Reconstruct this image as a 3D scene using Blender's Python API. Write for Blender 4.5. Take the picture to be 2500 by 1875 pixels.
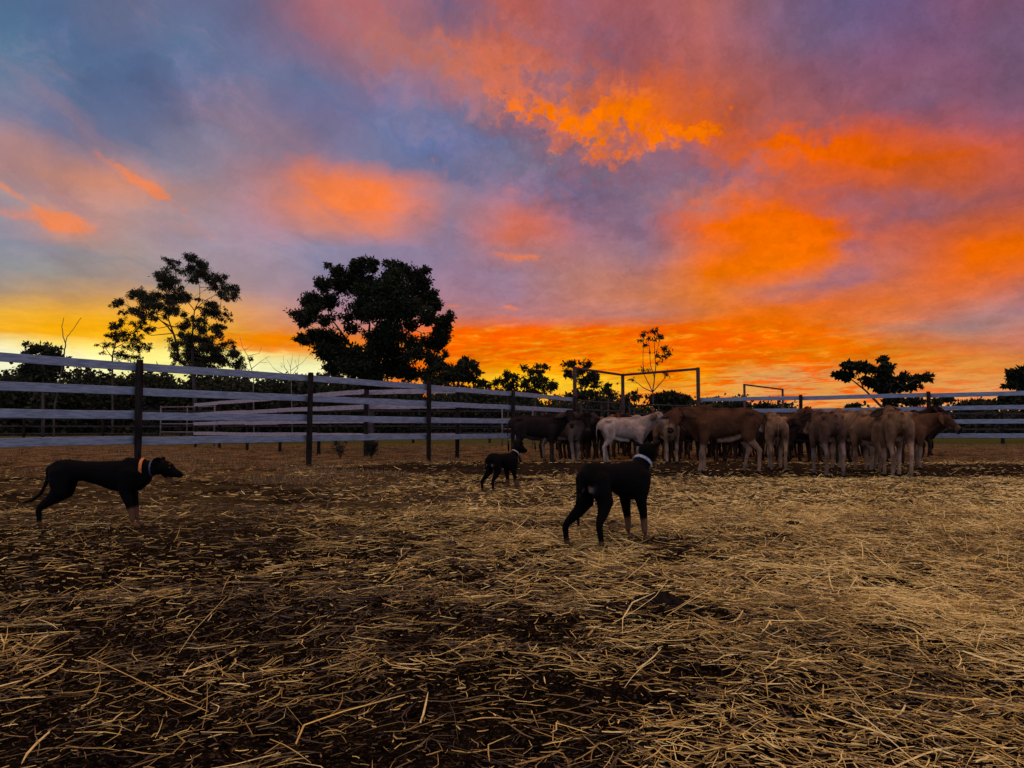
import bpy, bmesh, math, random
import numpy as np
from mathutils import Vector, Matrix, Quaternion

for _o in list(bpy.data.objects):
    bpy.data.objects.remove(_o)
SC = bpy.context.scene
COL = SC.collection
R = math.radians

# ------------------------------------------------------------------ camera
CAM_H = 0.76
PITCH = R(3.337)
FPX = 1878.0
cam_data = bpy.data.cameras.new("camera")
cam = bpy.data.objects.new("camera", cam_data)
COL.objects.link(cam)
cam.location = (0, 0, CAM_H)
cam.rotation_euler = (R(90) + PITCH, 0, 0)
cam_data.sensor_width = 36.0
cam_data.lens = 36.0 * FPX / 2500.0
cam_data.clip_start = 0.05
cam_data.clip_end = 5000
SC.camera = cam

def pt(px, py, d):
    """the point whose image is (px, py) in the 2500-wide photograph, at depth d"""
    u = (px - 1250.0) / FPX
    v = (937.5 - py) / FPX
    y = math.cos(PITCH) - v * math.sin(PITCH)
    z = math.sin(PITCH) + v * math.cos(PITCH)
    return Vector((u * d / y, d, CAM_H + z * d / y))

# ------------------------------------------------------------------ colour management
SC.view_settings.view_transform = 'Standard'
SC.view_settings.look = 'None'
SC.view_settings.gamma = 1.0
SC.view_settings.exposure = 0.0
SC.view_settings.use_curve_mapping = False
SC.cycles.max_bounces = 5
SC.cycles.transparent_max_bounces = 6

def s2l(c):
    c = c / 255.0
    return c / 12.92 if c <= 0.04045 else ((c + 0.055) / 1.055) ** 2.4

# ------------------------------------------------------------------ world: dusk sky with lit cloud
SUN_AZ = -19.0      # degrees from +Y, negative = towards -X
SUN_EL = 1.2
SKY_X = [0,156,312,469,625,781,938,1094,1250,1406,1563,1719,1875,2031,2188,2344,2500]
SKY = [
(0,   "4f6a8c 566a8e 6b708e 686f92 6b6786 b26c70 b06a70 73607f b86058 a86068 a45e62 a8625e 7c5e74 6a5c82 6a5880 7c5470 6e4e68"),
(50,  "52708f 566a8e 6a7090 5f7093 6d6888 a26a76 b76e68 8c6678 b0625c a06068 9e5c64 aa625f 82607a 6c5e82 705a80 7c5674 6e5470"),
(100, "557694 546a8e 5d6d90 5c7294 6e6e90 9a6878 b47068 c07060 c06858 985c68 985a64 aa6060 846074 705e80 7e5676 7c5876 705a78"),
(150, "5a7794 576e90 566a8f 5e7094 6c7092 806c88 a06c74 b8705f dc7048 a05e62 9c5c62 b06058 905c68 7c5872 805674 805674 745874"),
(200, "5e7895 587090 54668c 646c90 6a7494 6a7296 846c88 a06c78 d8744e a8605e cc5e3c b86050 a05c5c 8a5668 86566c 845670 785872"),
(250, "6c7892 5c6f92 5c6a8e 6e6e8c 746f8c 70719a 707098 8c6c82 a86a64 c46438 e87024 c4603c a05c5c 8a5a68 7a5a78 86586c 7e5870"),
(300, "8a7c8c 646e90 667090 746e86 7c7088 80708a 6a749a 5a6e96 7a6880 e87434 e06c34 d8602c a05c5c a05858 a85654 9a5660 8c5870"),
(350, "b08480 7e7890 747692 7e7a90 847a90 84738e 6e759a 6070a0 6c6c8c 986a64 f07018 e06428 e85f14 e85e12 dc5a14 d45a20 b8584a"),
(400, "b4867c b88478 8c8090 848094 a07e86 8c7890 787898 6e7298 70708c 806878 80667a 94687a c4602c dc5e20 d65c18 cc5c2c b4584c"),
(450, "b08c84 c08878 d88a62 a08488 b08084 e88050 ec7c48 8c7890 887290 746684 806a80 8c6c80 a8646c b45c54 bc5a3c b85c44 a85a54"),
(500, "8890a0 c08c80 b8908c a08c94 b08690 ea8252 f87e3e 9a7888 a8727c 786482 886c80 b47068 d46234 dc5e24 b05c50 9c5c5c a45a5c"),
(550, "908c98 d88a68 b09490 a48e94 a8889a c48478 e0805c 907c94 e87450 a06c7c 786480 e8682c f46c08 f26408 c06050 c8603c d46430"),
(600, "848898 8c8c98 a89494 9890a0 a08c9c 8c849c 8c809c 8c7c98 c07468 a87478 907484 c87054 f47008 ee6c14 c06858 e06424 e86818"),
(650, "8a8c90 90908e a89890 a0929a a08c98 8c849a 8c809c 947c96 94788a b07c78 b07870 ec7420 f07814 d87040 b86c64 e46820 d86830"),
(700, "9c8878 a08878 a88c80 a89488 a88c90 988498 90809a a07c90 987890 c07c68 d07c54 e87c30 c87860 b87068 cc6c48 d87038 b47068"),
(760, "e4ac44 f4b034 fcb430 f8b03c d49870 b88890 a08090 b07c80 ac7c84 b47c78 b87c70 d87840 f07420 ec7020 e47428 b88078 a87c80"),
(800, "f0ac30 f8ac24 f8b02c f8bc3c e0904c c88468 c07c74 e87028 f0702c f06c10 f07014 f47010 f06c14 e07830 b87c68 a08080 c08070"),
(820, "f4b438 f8b028 f8b82c f8c444 f0982c e07c30 d07c50 f06c20 f26e18 f27014 f07014 f46810 f4680c e87820 d07c48 b07c68 c47864"),
(840, "fcf0b0 fce470 f8bc38 fcdc68 f09038 e87828 e07838 f06a1c f46c14 ec7818 ec7414 f4600c f4640c f07818 e07828 c87c50 c8745c"),
(860, "fcfad8 fcf8c0 fcf090 fcf090 f8e088 f4b048 ec9040 f07020 f0781c f07c18 f28818 f06c14 ee7418 ea781c e08030 d88040 d08050"),
(880, "fcf8d0 fcf8c8 fcf090 fcf090 f8f4b0 f8f4b0 f0a858 f07820 ec8818 f08818 f09820 ec7418 e88028 e47424 e08830 dc8838 dc8038"),
(920, "e8e8c0 f8f8c8 f8f4b0 f8f498 f8f8c8 f4f4c0 ec9c48 f08c30 f8b020 f8a020 f49820 ec9828 c8a068 d08c50 d88c50 e09c50 dc9850"),
(960, "e0d8a0 d8d088 e8d890 e8d890 e8e8a0 e0d080 e0a050 f0a030 f8c838 f8b838 f0a040 e8a040 d8a060 e09850 e0a058 e09c60 d89868"),
(1047,"e0d8a0 d8d088 e8d890 e8d890 e8e8a0 e0d080 e0a050 f0a030 f8c840 f8b838 f0a848 e8a850 e0a868 e8a868 e8b47c e0b078 d89868"),
]
_ys = np.array([r[0] for r in SKY], float)
_xs = np.array(SKY_X, float)
_tab = np.array([[[s2l(int(h[i:i+2], 16)) for i in (0, 2, 4)] for h in r[1].split()] for r in SKY])

def sky_sample(az, el):
    """colour seen at azimuth / elevation (degrees), smooth between the table's samples"""
    a, e = R(az), R(el)
    x, y, z = math.sin(a) * math.cos(e), math.cos(a) * math.cos(e), math.sin(e)
    f = y * math.cos(PITCH) + z * math.sin(PITCH)
    v = -y * math.sin(PITCH) + z * math.cos(PITCH)
    px = 1250 + FPX * x / f
    py = 937.5 - FPX * v / f
    px = min(max(px, 0), 2499.9); py = min(max(py, 0), 1046.9)
    i = int(np.searchsorted(_xs, px, 'right')) - 1
    j = int(np.searchsorted(_ys, py, 'right')) - 1
    tx = (px - _xs[i]) / (_xs[i+1] - _xs[i]); ty = (py - _ys[j]) / (_ys[j+1] - _ys[j])
    tx = tx*tx*(3-2*tx)*.6 + tx*.4; ty = ty*ty*(3-2*ty)*.6 + ty*.4
    return (_tab[j, i]*(1-tx) + _tab[j, i+1]*tx)*(1-ty) + (_tab[j+1, i]*(1-tx) + _tab[j+1, i+1]*tx)*ty

class NT:
    """small helper for writing node trees"""
    def __init__(self, tree): self.t = tree; self.n = tree.nodes; self.l = tree.links
    def node(self, kind, **kw):
        n = self.n.new(kind)
        for k, v in kw.items(): setattr(n, k, v)
        return n
    def put(self, sock, v):
        if isinstance(v, bpy.types.NodeSocket): self.l.new(v, sock)
        elif v is not None: sock.default_value = v
    def math(self, op, a, b=None, c=None, clamp=False):
        n = self.node('ShaderNodeMath', operation=op, use_clamp=clamp)
        self.put(n.inputs[0], a)
        if b is not None: self.put(n.inputs[1], b)
        if c is not None: self.put(n.inputs[2], c)
        return n.outputs[0]
    def vmath(self, op, a, b=None):
        n = self.node('ShaderNodeVectorMath', operation=op)
        self.put(n.inputs[0], a)
        if b is not None:
            self.put(n.inputs['Scale'] if op == 'SCALE' else n.inputs[1], b)
        return n.outputs['Value'] if op in ('LENGTH', 'DOT_PRODUCT', 'DISTANCE') else n.outputs[0]
    def rng(self, v, a, b, c=0.0, d=1.0, smooth=True):
        n = self.node('ShaderNodeMapRange')
        n.interpolation_type = 'SMOOTHSTEP' if smooth else 'LINEAR'
        self.put(n.inputs[0], v)
        for i, q in enumerate((a, b, c, d)): self.put(n.inputs[i+1], q)
        return n.outputs[0]
    def mix(self, f, a, b, mode='MIX'):
        n = self.node('ShaderNodeMix', data_type='RGBA', blend_type=mode)
        self.put(n.inputs[0], f); self.put(n.inputs[6], a); self.put(n.inputs[7], b)
        return n.outputs[2]
    def comb(self, x, y, z=0.0):
        n = self.node('ShaderNodeCombineXYZ')
        for i, q in enumerate((x, y, z)): self.put(n.inputs[i], q)
        return n.outputs[0]
    def noise(self, vec, scale, detail=3, rough=.5, dist=0.0, color=False):
        n = self.node('ShaderNodeTexNoise')
        if vec is not None: self.put(n.inputs['Vector'], vec)
        n.inputs['Scale'].default_value = scale; n.inputs['Detail'].default_value = detail
        n.inputs['Roughness'].default_value = rough; n.inputs['Distortion'].default_value = dist
        return n.outputs['Color' if color else 'Fac']
    def ramp(self, f, stops, interp='LINEAR'):
        n = self.node('ShaderNodeValToRGB')
        cr = n.color_ramp; cr.interpolation = interp
        while len(cr.elements) > 1: cr.elements.remove(cr.elements[-1])
        cr.elements[0].position = stops[0][0]; cr.elements[0].color = tuple(stops[0][1]) + (1,)
        for p, c in stops[1:]:
            e = cr.elements.new(p); e.color = tuple(c) + (1,)
        self.put(n.inputs[0], f)
        return n.outputs[0]
    def blob(self, vec, px, py, rx, ry, rot=0.0):
        """a soft spot in the (azimuth, elevation) plane, sized in the photograph's pixels (about 0.03 degrees each)"""
        p = pt(px, py, 1.0) - Vector((0, 0, CAM_H))
        a = math.degrees(math.atan2(p.x, p.y)); e = math.degrees(math.atan2(p.z, math.hypot(p.x, p.y)))
        k = math.degrees(1 / FPX) * math.cos(R(a)) ** 1.0
        m = self.node('ShaderNodeMapping', vector_type='TEXTURE')
        self.put(m.inputs[0], vec)
        m.inputs['Location'].default_value = (a, e, 0)
        m.inputs['Rotation'].default_value = (0, 0, R(rot))
        m.inputs['Scale'].default_value = (rx * k * 1.5, ry * k * 1.5, 1)
        g = self.node('ShaderNodeTexGradient', gradient_type='SPHERICAL')
        self.l.new(m.outputs[0], g.inputs[0])
        return g.outputs['Fac']
    def blobs(self, vec, items):
        s = None
        for it in items:
            b = self.blob(vec, *it[:5])
            if len(it) > 5: b = self.math('MULTIPLY', b, it[5])
            s = b if s is None else self.math('ADD', s, b)
        return s

world = bpy.data.worlds.new("World")
SC.world = world
world.use_nodes = True
world.node_tree.nodes.clear()
W = NT(world.node_tree)
tc = W.node('ShaderNodeTexCoord').outputs['Generated']
sx = W.node('ShaderNodeSeparateXYZ'); W.l.new(tc, sx.inputs[0])
X_, Y_, Z_ = sx.outputs
AZ = W.math('MULTIPLY', W.math('ARCTAN2', X_, Y_), 57.29578)
EL = W.math('MULTIPLY', W.math('ARCSINE', Z_), 57.29578)
ELc = W.math('MAXIMUM', EL, 0.0)
# clouds flatten towards the horizon
FL = W.math('MULTIPLY', W.math('LOGARITHM', W.math('ADD', ELc, 2.5), 2.71828), 26.0)
base_vec = W.comb(AZ, EL)
flat_vec = W.comb(AZ, FL)
# domain warp, wide then fine; rough and billowy where the lit cumulus edge is
fluff = W.rng(W.blobs(base_vec, [(1300,150,330,210,-30),(1500,320,420,190,-12),(1150,110,260,200,-35),(1700,350,260,90,0),(1120,190,200,160,-40)]), .12, .5)
w1 = W.vmath('SUBTRACT', W.noise(flat_vec, 0.07, 4, .5, color=True), (0.5, 0.5, 0.5))
w2 = W.vmath('SUBTRACT', W.noise(flat_vec, 0.30, 6, .62, color=True), (0.5, 0.5, 0.5))
w3 = W.vmath('SUBTRACT', W.noise(base_vec, 1.3, 6, .65, color=True), (0.5, 0.5, 0.5))
low = W.rng(EL, 2.0, 17.0, .10, 1.0)
wsum = W.vmath('ADD', W.vmath('SCALE', w1, W.math('MULTIPLY', low, 1.7)),
               W.vmath('SCALE', w2, W.math('MULTIPLY', low, W.math('MULTIPLY_ADD', fluff, 3.2, 1.8))))
wsum = W.vmath('ADD', wsum, W.vmath('SCALE', w3, W.math('MULTIPLY', fluff, 2.2)))
wv = W.vmath('ADD', base_vec, wsum)
sw = W.node('ShaderNodeSeparateXYZ'); W.l.new(wv, sw.inputs[0])
AW, EW = sw.outputs[0], sw.outputs[1]
# table of cloud colours: one ramp over azimuth for each of the elevations
AZ0, AZ1, NA = -36.0, 36.0, 31
fa = W.rng(AW, AZ0, AZ1, 0, 1, smooth=False)
els = [-1.5, 0.5, 1.6, 2.7, 3.8, 4.7, 5.4, 6.0, 6.6, 7.3, 8.5, 9.9, 11.4, 12.9, 14.4, 16.0, 17.6, 19.2, 20.8, 22.4, 24.0, 25.6, 27.3, 29.0, 31.0]
col = None
for k, e in enumerate(els):
    st = []
    for i in range(NA):
        t = i / (NA - 1)
        st.append((t, sky_sample(AZ0 + (AZ1 - AZ0) * t, e)))
    c = W.ramp(fa, st, 'LINEAR')
    col = c if col is None else W.mix(W.rng(EW, els[k-1], e, 0, 1, smooth=False), col, c)
def hx(h): return tuple(s2l(int(h[i:i+2], 16)) for i in (0, 2, 4)) + (1,)

# ---- long slanting veils of thin cloud, left and top
sa, ca = math.sin(R(-24)), math.cos(R(-24))
vx = W.math('ADD', W.math('MULTIPLY', AW, ca), W.math('MULTIPLY', EW, sa))
vy = W.math('SUBTRACT', W.math('MULTIPLY', EW, ca), W.math('MULTIPLY', AW, sa))
veil = W.noise(W.comb(W.math('MULTIPLY', vx, .22), vy), .30, 7, .58, .5)
vz = W.math('MULTIPLY', W.rng(EL, 7, 14), W.rng(AZ, 10, -6, 0.0, 1.0))
col = W.mix(W.math('MULTIPLY', vz, W.rng(veil, .50, .70, 0, .42)), col, hx('9a7c8c'))
col = W.mix(W.math('MULTIPLY', vz, W.rng(veil, .48, .30, 0, .40)), col, hx('566c94'))
# ---- lit crests and dark pockets in the cumulus edge
n_f = W.noise(W.vmath('ADD', base_vec, W.vmath('SCALE', w3, 1.6)), 0.75, 8, .72)
crest = W.blobs(wv, [(1310,270,110,45,-35),(1385,330,110,45,-25),(1470,325,130,40,10),(1480,372,36,50,0),(1560,240,75,45,0),(1620,355,140,30,15),(1690,335,90,20,15,.7),(1170,150,110,45,-30,.8),(1230,190,90,60,-40,.8),(1480,255,80,50,0,.8),(1290,55,100,40,-20,.6)])
nz = lambda m, n, k: W.math('MULTIPLY', m, W.math('MULTIPLY_ADD', W.math('SUBTRACT', n, .5), k, 1.0))
crestm = W.rng(nz(crest, n_f, 6.0), .14, 1.1)
col = W.mix(W.math('MULTIPLY', crestm, W.math('MULTIPLY', W.rng(EL, 12, 16, 0, .9), W.rng(EL, 22.5, 26, 1.0, .45))), col, W.mix(W.rng(EL, 22.8, 25), hx('fa7810'), hx('dc765a')))
pocket = W.blobs(wv, [(1350,205,130,36,-8),(1270,290,70,40,-30),(1310,330,110,30,-20),(1480,110,90,80,0,.6),(1440,400,160,60,-10),(1530,335,60,24,0),(1420,250,40,24,0)])
pm = W.rng(nz(pocket, n_f, -5.0), .15, .9)
col = W.mix(W.math('MULTIPLY', pm, .6), col, hx('7a6078'))
# ---- big soft glowing patches
glow = W.blobs(wv, [(1950,560,200,80,18),(1790,590,170,80,-20),(1900,620,160,60,0),(2120,350,260,30,-3,.7),(1930,368,200,24,-8,.7),(1320,370,1,1,0),(870,470,150,60,-16,.75),(800,455,120,60,-20,.5),(1300,545,110,46,-10,.6),(2420,640,200,130,0,.55),(2300,720,220,60,25,.5)])
gm = W.rng(W.math('ADD', glow, W.math('MULTIPLY', W.math('SUBTRACT', W.noise(flat_vec, .25, 5, .55), .5), .9)), .12, 1.0)
col = W.mix(W.math('MULTIPLY', gm, .34), col, W.mix(W.rng(AZ, -10, 3), hx('fa8040'), hx('f66a08')))
gap = W.blobs(wv, [(1640,425,210,34,-4),(1450,420,120,60,0,.8),(2130,500,200,50,-6),(2080,620,70,60,40,.8),(1560,600,90,70,0,.8),(2000,700,190,28,6,.8),(2250,200,260,110,0,.5)])
gpm = W.rng(nz(gap, W.noise(flat_vec, .3, 6, .6), 2.5), .12, .95)
col = W.mix(W.math('MULTIPLY', gpm, .62), col, hx('8c6478'))
# ---- fine rippled streaks low down
st_vec = W.comb(W.math('MULTIPLY', AZ, .55), W.math('ADD', FL, W.math('MULTIPLY', AZ, -.12)))
n_s = W.noise(st_vec, .72, 7, .68, .6)
band = W.math('MULTIPLY', W.rng(EL, 8.3, 6.9), W.rng(AZ, -12, -7))
band = W.math('MULTIPLY', band, W.rng(W.math('SUBTRACT', AZ, W.math('MULTIPLY', EL, -2.2)), 48, 28))
hot = W.math('MULTIPLY', band, W.rng(n_s, .47, .60))
col = W.mix(W.math('MULTIPLY', hot, .82), col, hx('f45a08'))
pale = W.math('MULTIPLY', band, W.rng(n_s, .49, .36))
col = W.mix(W.math('MULTIPLY', pale, .6), col, hx('f4a03c'))
# yellow flecks just above the trees, left of centre
fleck = W.rng(nz(W.blobs(base_vec, [(1230,925,150,32,0),(1390,935,120,26,0),(1500,940,100,24,0)]), n_s, 7.0), .3, 1.1)
col = W.mix(W.math('MULTIPLY', fleck, .55), col, hx('ffe040'))
# left: orange bank over the bright gap, edge of the gap crisp
orb = W.rng(nz(W.blobs(wv, [(720,832,190,34,0),(620,835,100,20,0,.7)]), n_s, 4.0), .15, .9)
col = W.mix(W.math('MULTIPLY', orb, .7), col, hx('f08018'))
# small bright wisps
n_w = W.noise(W.vmath('ADD', flat_vec, W.vmath('SCALE', w2, 5.0)), .45, 6, .6)
wisp = W.blobs(wv, [(330,445,120,16,-28),(380,470,50,12,-28),(120,540,100,26,-4),(160,545,60,16,0),(20,465,80,10,-30,.6),(1290,630,80,10,-4),(1250,753,30,6,0),(520,570,120,20,-10,.35),(1110,745,20,4,0)])
wm = W.rng(nz(wisp, n_w, 6.0), .12, 1.1)
col = W.mix(W.math('MULTIPLY', wm, .6), col, hx('f88440'))
# overall soft streaking
n_g = W.noise(W.vmath('ADD', flat_vec, W.vmath('SCALE', w2, 6.0)), .16, 7, .6, .3)
n_g2 = W.noise(st_vec, .9, 6, .65)
gain = W.math('ADD', W.rng(n_g, .3, .7, .86, 1.14, smooth=False), W.math('MULTIPLY', W.math('SUBTRACT', n_g2, .5), W.rng(EL, 13, 5, .0, .35)))
n_h = W.noise(W.vmath('ADD', flat_vec, W.vmath('SCALE', w3, 2.5)), .55, 8, .72)
gain = W.math('MULTIPLY', gain, W.math('MULTIPLY_ADD', W.math('SUBTRACT', n_h, .5), W.rng(AZ, -12, 4, .22, .75), 1.0))
col = W.vmath('SCALE', col, gain)
lift = W.math('MULTIPLY', W.rng(n_g, .55, .75), .16)
col = W.mix(W.math('MULTIPLY', W.math('MULTIPLY', lift, W.rng(EL, 8, 13)), W.rng(AZ, 8, -8)), col, hx('b08c98'))
hsv = W.node('ShaderNodeHueSaturation'); hsv.inputs['Saturation'].default_value = 1.02; hsv.inputs['Value'].default_value = 1.02
W.l.new(col, hsv.inputs['Color']); col = hsv.outputs[0]
# ---- round the rest of the horizon: clear blue dusk with a dull pink belt, and the physical sky under it
nish = W.node('ShaderNodeTexSky', sky_type='NISHITA')
nish.sun_disc = False
nish.sun_elevation = R(SUN_EL)
nish.sun_rotation = R(SUN_AZ)
nish.dust_density = 2.0
back = W.ramp(W.rng(EL, -5, 90, 0, 1, smooth=False), [(0.0, hx('8a88a6')[:3]), (.12, hx('8a8cba')[:3]), (.28, hx('7a8cc6')[:3]), (.5, hx('9a8ca0')[:3]), (.68, hx('e0a874')[:3]), (1.0, hx('ecb070')[:3])])
back = W.mix(W.math('MULTIPLY', W.rng(n_g, .5, .7), .5), back, hx('b89aa8'))
back = W.mix(1.0, back, W.vmath('SCALE', nish.outputs[0], 0.1), 'ADD')
absaz = W.math('ABSOLUTE', AZ)
tb = W.math('MAXIMUM', W.rng(absaz, 50, 110), W.rng(EL, 36, 62))
BACK_GAIN = 1.7
col = W.mix(tb, col, W.vmath('SCALE', back, BACK_GAIN))
bg = W.node('ShaderNodeBackground')
W.l.new(col, bg.inputs[0]); bg.inputs[1].default_value = 1.0
world.cycles.sampling_method = 'MANUAL'; world.cycles.sample_map_resolution = 512
wo = W.node('ShaderNodeOutputWorld'); W.l.new(bg.outputs[0], wo.inputs[0])

# ------------------------------------------------------------------ sun, already at the horizon behind the trees
sd = bpy.data.lights.new("sun", 'SUN')
sd.energy = 0.35; sd.angle = R(10); sd.color = (1.0, .62, .32)
sun = bpy.data.objects.new("sun", sd); COL.objects.link(sun)
_d = Vector((math.sin(R(SUN_AZ))*math.cos(R(SUN_EL)), math.cos(R(SUN_AZ))*math.cos(R(SUN_EL)), math.sin(R(SUN_EL))))
sun.rotation_euler = _d.to_track_quat('Z', 'Y').to_euler()

# ------------------------------------------------------------------ helpers
def tag(o, label=None, cat=None, group=None, kind=None):
    if label: o['label'] = label
    if cat: o['category'] = cat
    if group: o['group'] = group
    if kind: o['kind'] = kind
    return o

def empty(name, loc=(0, 0, 0), rz=0.0):
    o = bpy.data.objects.new(name, None)
    COL.objects.link(o)
    o.location = loc; o.rotation_euler = (0, 0, rz)
    o.empty_display_size = .1
    return o

def link(name, me, parent=None, mats=(), loc=None):
    o = bpy.data.objects.new(name, me)
    COL.objects.link(o)
    for m in mats: me.materials.append(m)
    if parent is not None: o.parent = parent
    if loc is not None: o.location = loc
    return o

def np_mesh(name, verts, faces, smooth=False, attrs=None):
    """mesh from numpy arrays; FACES is (n, 3) or (n, 4)"""
    verts = np.asarray(verts, np.float32); faces = np.asarray(faces, np.int32)
    me = bpy.data.meshes.new(name)
    k = faces.shape[1]
    me.vertices.add(len(verts)); me.vertices.foreach_set('co', verts.ravel())
    me.loops.add(faces.size); me.loops.foreach_set('vertex_index', faces.ravel())
    me.polygons.add(len(faces))
    me.polygons.foreach_set('loop_start', np.arange(0, faces.size, k, dtype=np.int32))
    me.polygons.foreach_set('loop_total', np.full(len(faces), k, np.int32))
    me.polygons.foreach_set('use_smooth', np.full(len(faces), smooth, bool))
    for an, av in (attrs or {}).items():
        a = me.attributes.new(an, 'FLOAT', 'FACE' if len(av) == len(faces) and len(av) != len(verts) else 'POINT')
        a.data.foreach_set('value', np.asarray(av, np.float32))
    me.update(); me.validate()
    return me

class MB:
    """collects boxes, beams and tapering tubes; build() links them as one mesh object"""
    def __init__(self): self.v = []; self.f = []
    def box(self, c, size, rz=0.0):
        cx, cy, cz = c; sx_, sy_, sz_ = [q / 2 for q in size]
        m = Matrix.Rotation(rz, 3, 'Z'); b = len(self.v)
        for dz in (-sz_, sz_):
            for dx, dy in ((-sx_, -sy_), (sx_, -sy_), (sx_, sy_), (-sx_, sy_)):
                self.v.append(m @ Vector((dx, dy, dz)) + Vector(c))
        for q in ((3,2,1,0),(4,5,6,7),(0,1,5,4),(1,2,6,5),(2,3,7,6),(3,0,4,7)):
            self.f.append(tuple(b + i for i in q))
        return self
    def beam(self, p0, p1, w, h, segs=1, wob=0.0, rnd=random):
        """a board or square tube from p0 to p1: W thick across, H high"""
        p0, p1 = Vector(p0), Vector(p1)
        t = (p1 - p0).normalized(); up = Vector((0, 0, 1))
        if abs(t.z) > .95: up = Vector((0, 1, 0))
        s = t.cross(up).normalized(); u = s.cross(t).normalized()
        b = len(self.v)
        for i in range(segs + 1):
            c = p0.lerp(p1, i / segs) + (u * rnd.uniform(-wob, wob) + s * rnd.uniform(-wob, wob) if 0 < i < segs else Vector())
            hh = h * (1 + rnd.uniform(-1, 1) * wob * 2)
            for a, e in ((-1,-1),(1,-1),(1,1),(-1,1)):
                self.v.append(c + s * a * w / 2 + u * e * hh / 2)
        for i in range(segs):
            q = b + 4 * i
            for j in range(4):
                k = (j + 1) % 4
                self.f.append((q + j, q + k, q + 4 + k, q + 4 + j))
        self.f.append((b+3, b+2, b+1, b)); e = b + 4 * segs
        self.f.append((e, e+1, e+2, e+3))
        return self
    def tube(self, pts, rad, n=6):
        pts = [Vector(p) for p in pts]
        if not hasattr(rad, '__len__'): rad = [rad] * len(pts)
        b = len(self.v); prev = None
        for i, p in enumerate(pts):
            t = (pts[min(i+1, len(pts)-1)] - pts[max(i-1, 0)])
            t = t.normalized() if t.length > 1e-9 else Vector((0, 0, 1))
            if prev is None:
                a = Vector((1, 0, 0)) if abs(t.x) < .8 else Vector((0, 1, 0))
                prev = t.cross(a).normalized()
            prev = (prev - t * prev.dot(t)).normalized()
            s2 = t.cross(prev)
            for k in range(n):
                an = 2 * math.pi * k / n
                self.v.append(p + (prev * math.cos(an) + s2 * math.sin(an)) * rad[i])
        for i in range(len(pts) - 1):
            for k in range(n):
                k2 = (k + 1) % n
                self.f.append((b+i*n+k, b+i*n+k2, b+(i+1)*n+k2, b+(i+1)*n+k))
        self.f.append(tuple(b + k for k in range(n))[::-1])
        self.f.append(tuple(b + (len(pts)-1)*n + k for k in range(n)))
        return self
    def build(self, name, mat, parent=None, smooth=False, loc=None, bevel=0.0):
        me = bpy.data.meshes.new(name)
        me.from_pydata([tuple(v) for v in self.v], [], self.f)
        if smooth: me.polygons.foreach_set('use_smooth', [True] * len(me.polygons))
        me.update()
        o = link(name, me, parent, [mat], loc)
        if bevel:
            m = o.modifiers.new('edge', 'BEVEL'); m.width = bevel; m.segments = 2; m.limit_method = 'ANGLE'
        return o

def material(name, build):
    m = bpy.data.materials.new(name); m.use_nodes = True
    m.node_tree.nodes.clear(); T = NT(m.node_tree)
    p = T.node('ShaderNodeBsdfPrincipled')
    o = T.node('ShaderNodeOutputMaterial'); T.l.new(p.outputs[0], o.inputs[0])
    build(T, p)
    return m
def obj_vec(T): return T.node('ShaderNodeTexCoord').outputs['Object']
def geo_pos(T): return T.node('ShaderNodeNewGeometry').outputs['Position']
def attr(T, name, out='Fac'):
    a = T.node('ShaderNodeAttribute'); a.attribute_name = name; return a.outputs[out]
def bump(T, p, h, strength=.5, dist=.01):
    b = T.node('ShaderNodeBump'); b.inputs['Strength'].default_value = strength; b.inputs['Distance'].default_value = dist
    T.l.new(h, b.inputs['Height']); T.l.new(b.outputs[0], p.inputs['Normal'])

def two_tone(c0, c1, scale, rough=.8, det=5, bmp=.3, dist=.01, stretch=None, spec=.3):
    def f(T, p):
        v = obj_vec(T)
        if stretch:
            v = T.vmath('MULTIPLY', v, stretch)
        n = T.noise(v, scale, det, .6)
        T.put(p.inputs['Base Color'], T.mix(T.rng(n, .35, .65), tuple(c0) + (1,), tuple(c1) + (1,)))
        p.inputs['Roughness'].default_value = rough
        p.inputs['Specular IOR Level'].default_value = spec
        bump(T, p, n, bmp, dist)
    return f
M = {}
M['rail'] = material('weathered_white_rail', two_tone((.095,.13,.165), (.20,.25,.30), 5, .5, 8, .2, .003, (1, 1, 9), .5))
M['rail_dull'] = material('dusty_rail', two_tone((.19,.17,.17), (.33,.29,.29), 7, .8, 8, .4, .004, (1, 1, 4), .2))
M['post'] = material('dark_timber_post', two_tone((.006,.005,.004), (.02,.015,.012), 14, .95, 6, .8, .01, (1, 1, .25), .1))
M['rust'] = material('rusty_steel', two_tone((.03,.016,.012), (.07,.03,.02), 12, .75, 5, .3, .004, None, .3))
M['dark_rail'] = material('dark_rail', two_tone((.02,.017,.016), (.045,.038,.034), 8, .9, 5, .3, .004, None, .1))
M['pale_steel'] = material('pale_steel', two_tone((.07,.055,.045), (.14,.11,.09), 10, .6, 5, .2, .002, None, .4))
M['bark'] = material('bark', two_tone((.03,.022,.018), (.08,.06,.05), 6, .95, 6, .8, .02, (1, 1, .3), .1))
M['twig'] = material('dead_wood', two_tone((.10,.085,.07), (.2,.17,.14), 6, .95, 4, .3, .01, None, .1))
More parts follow.
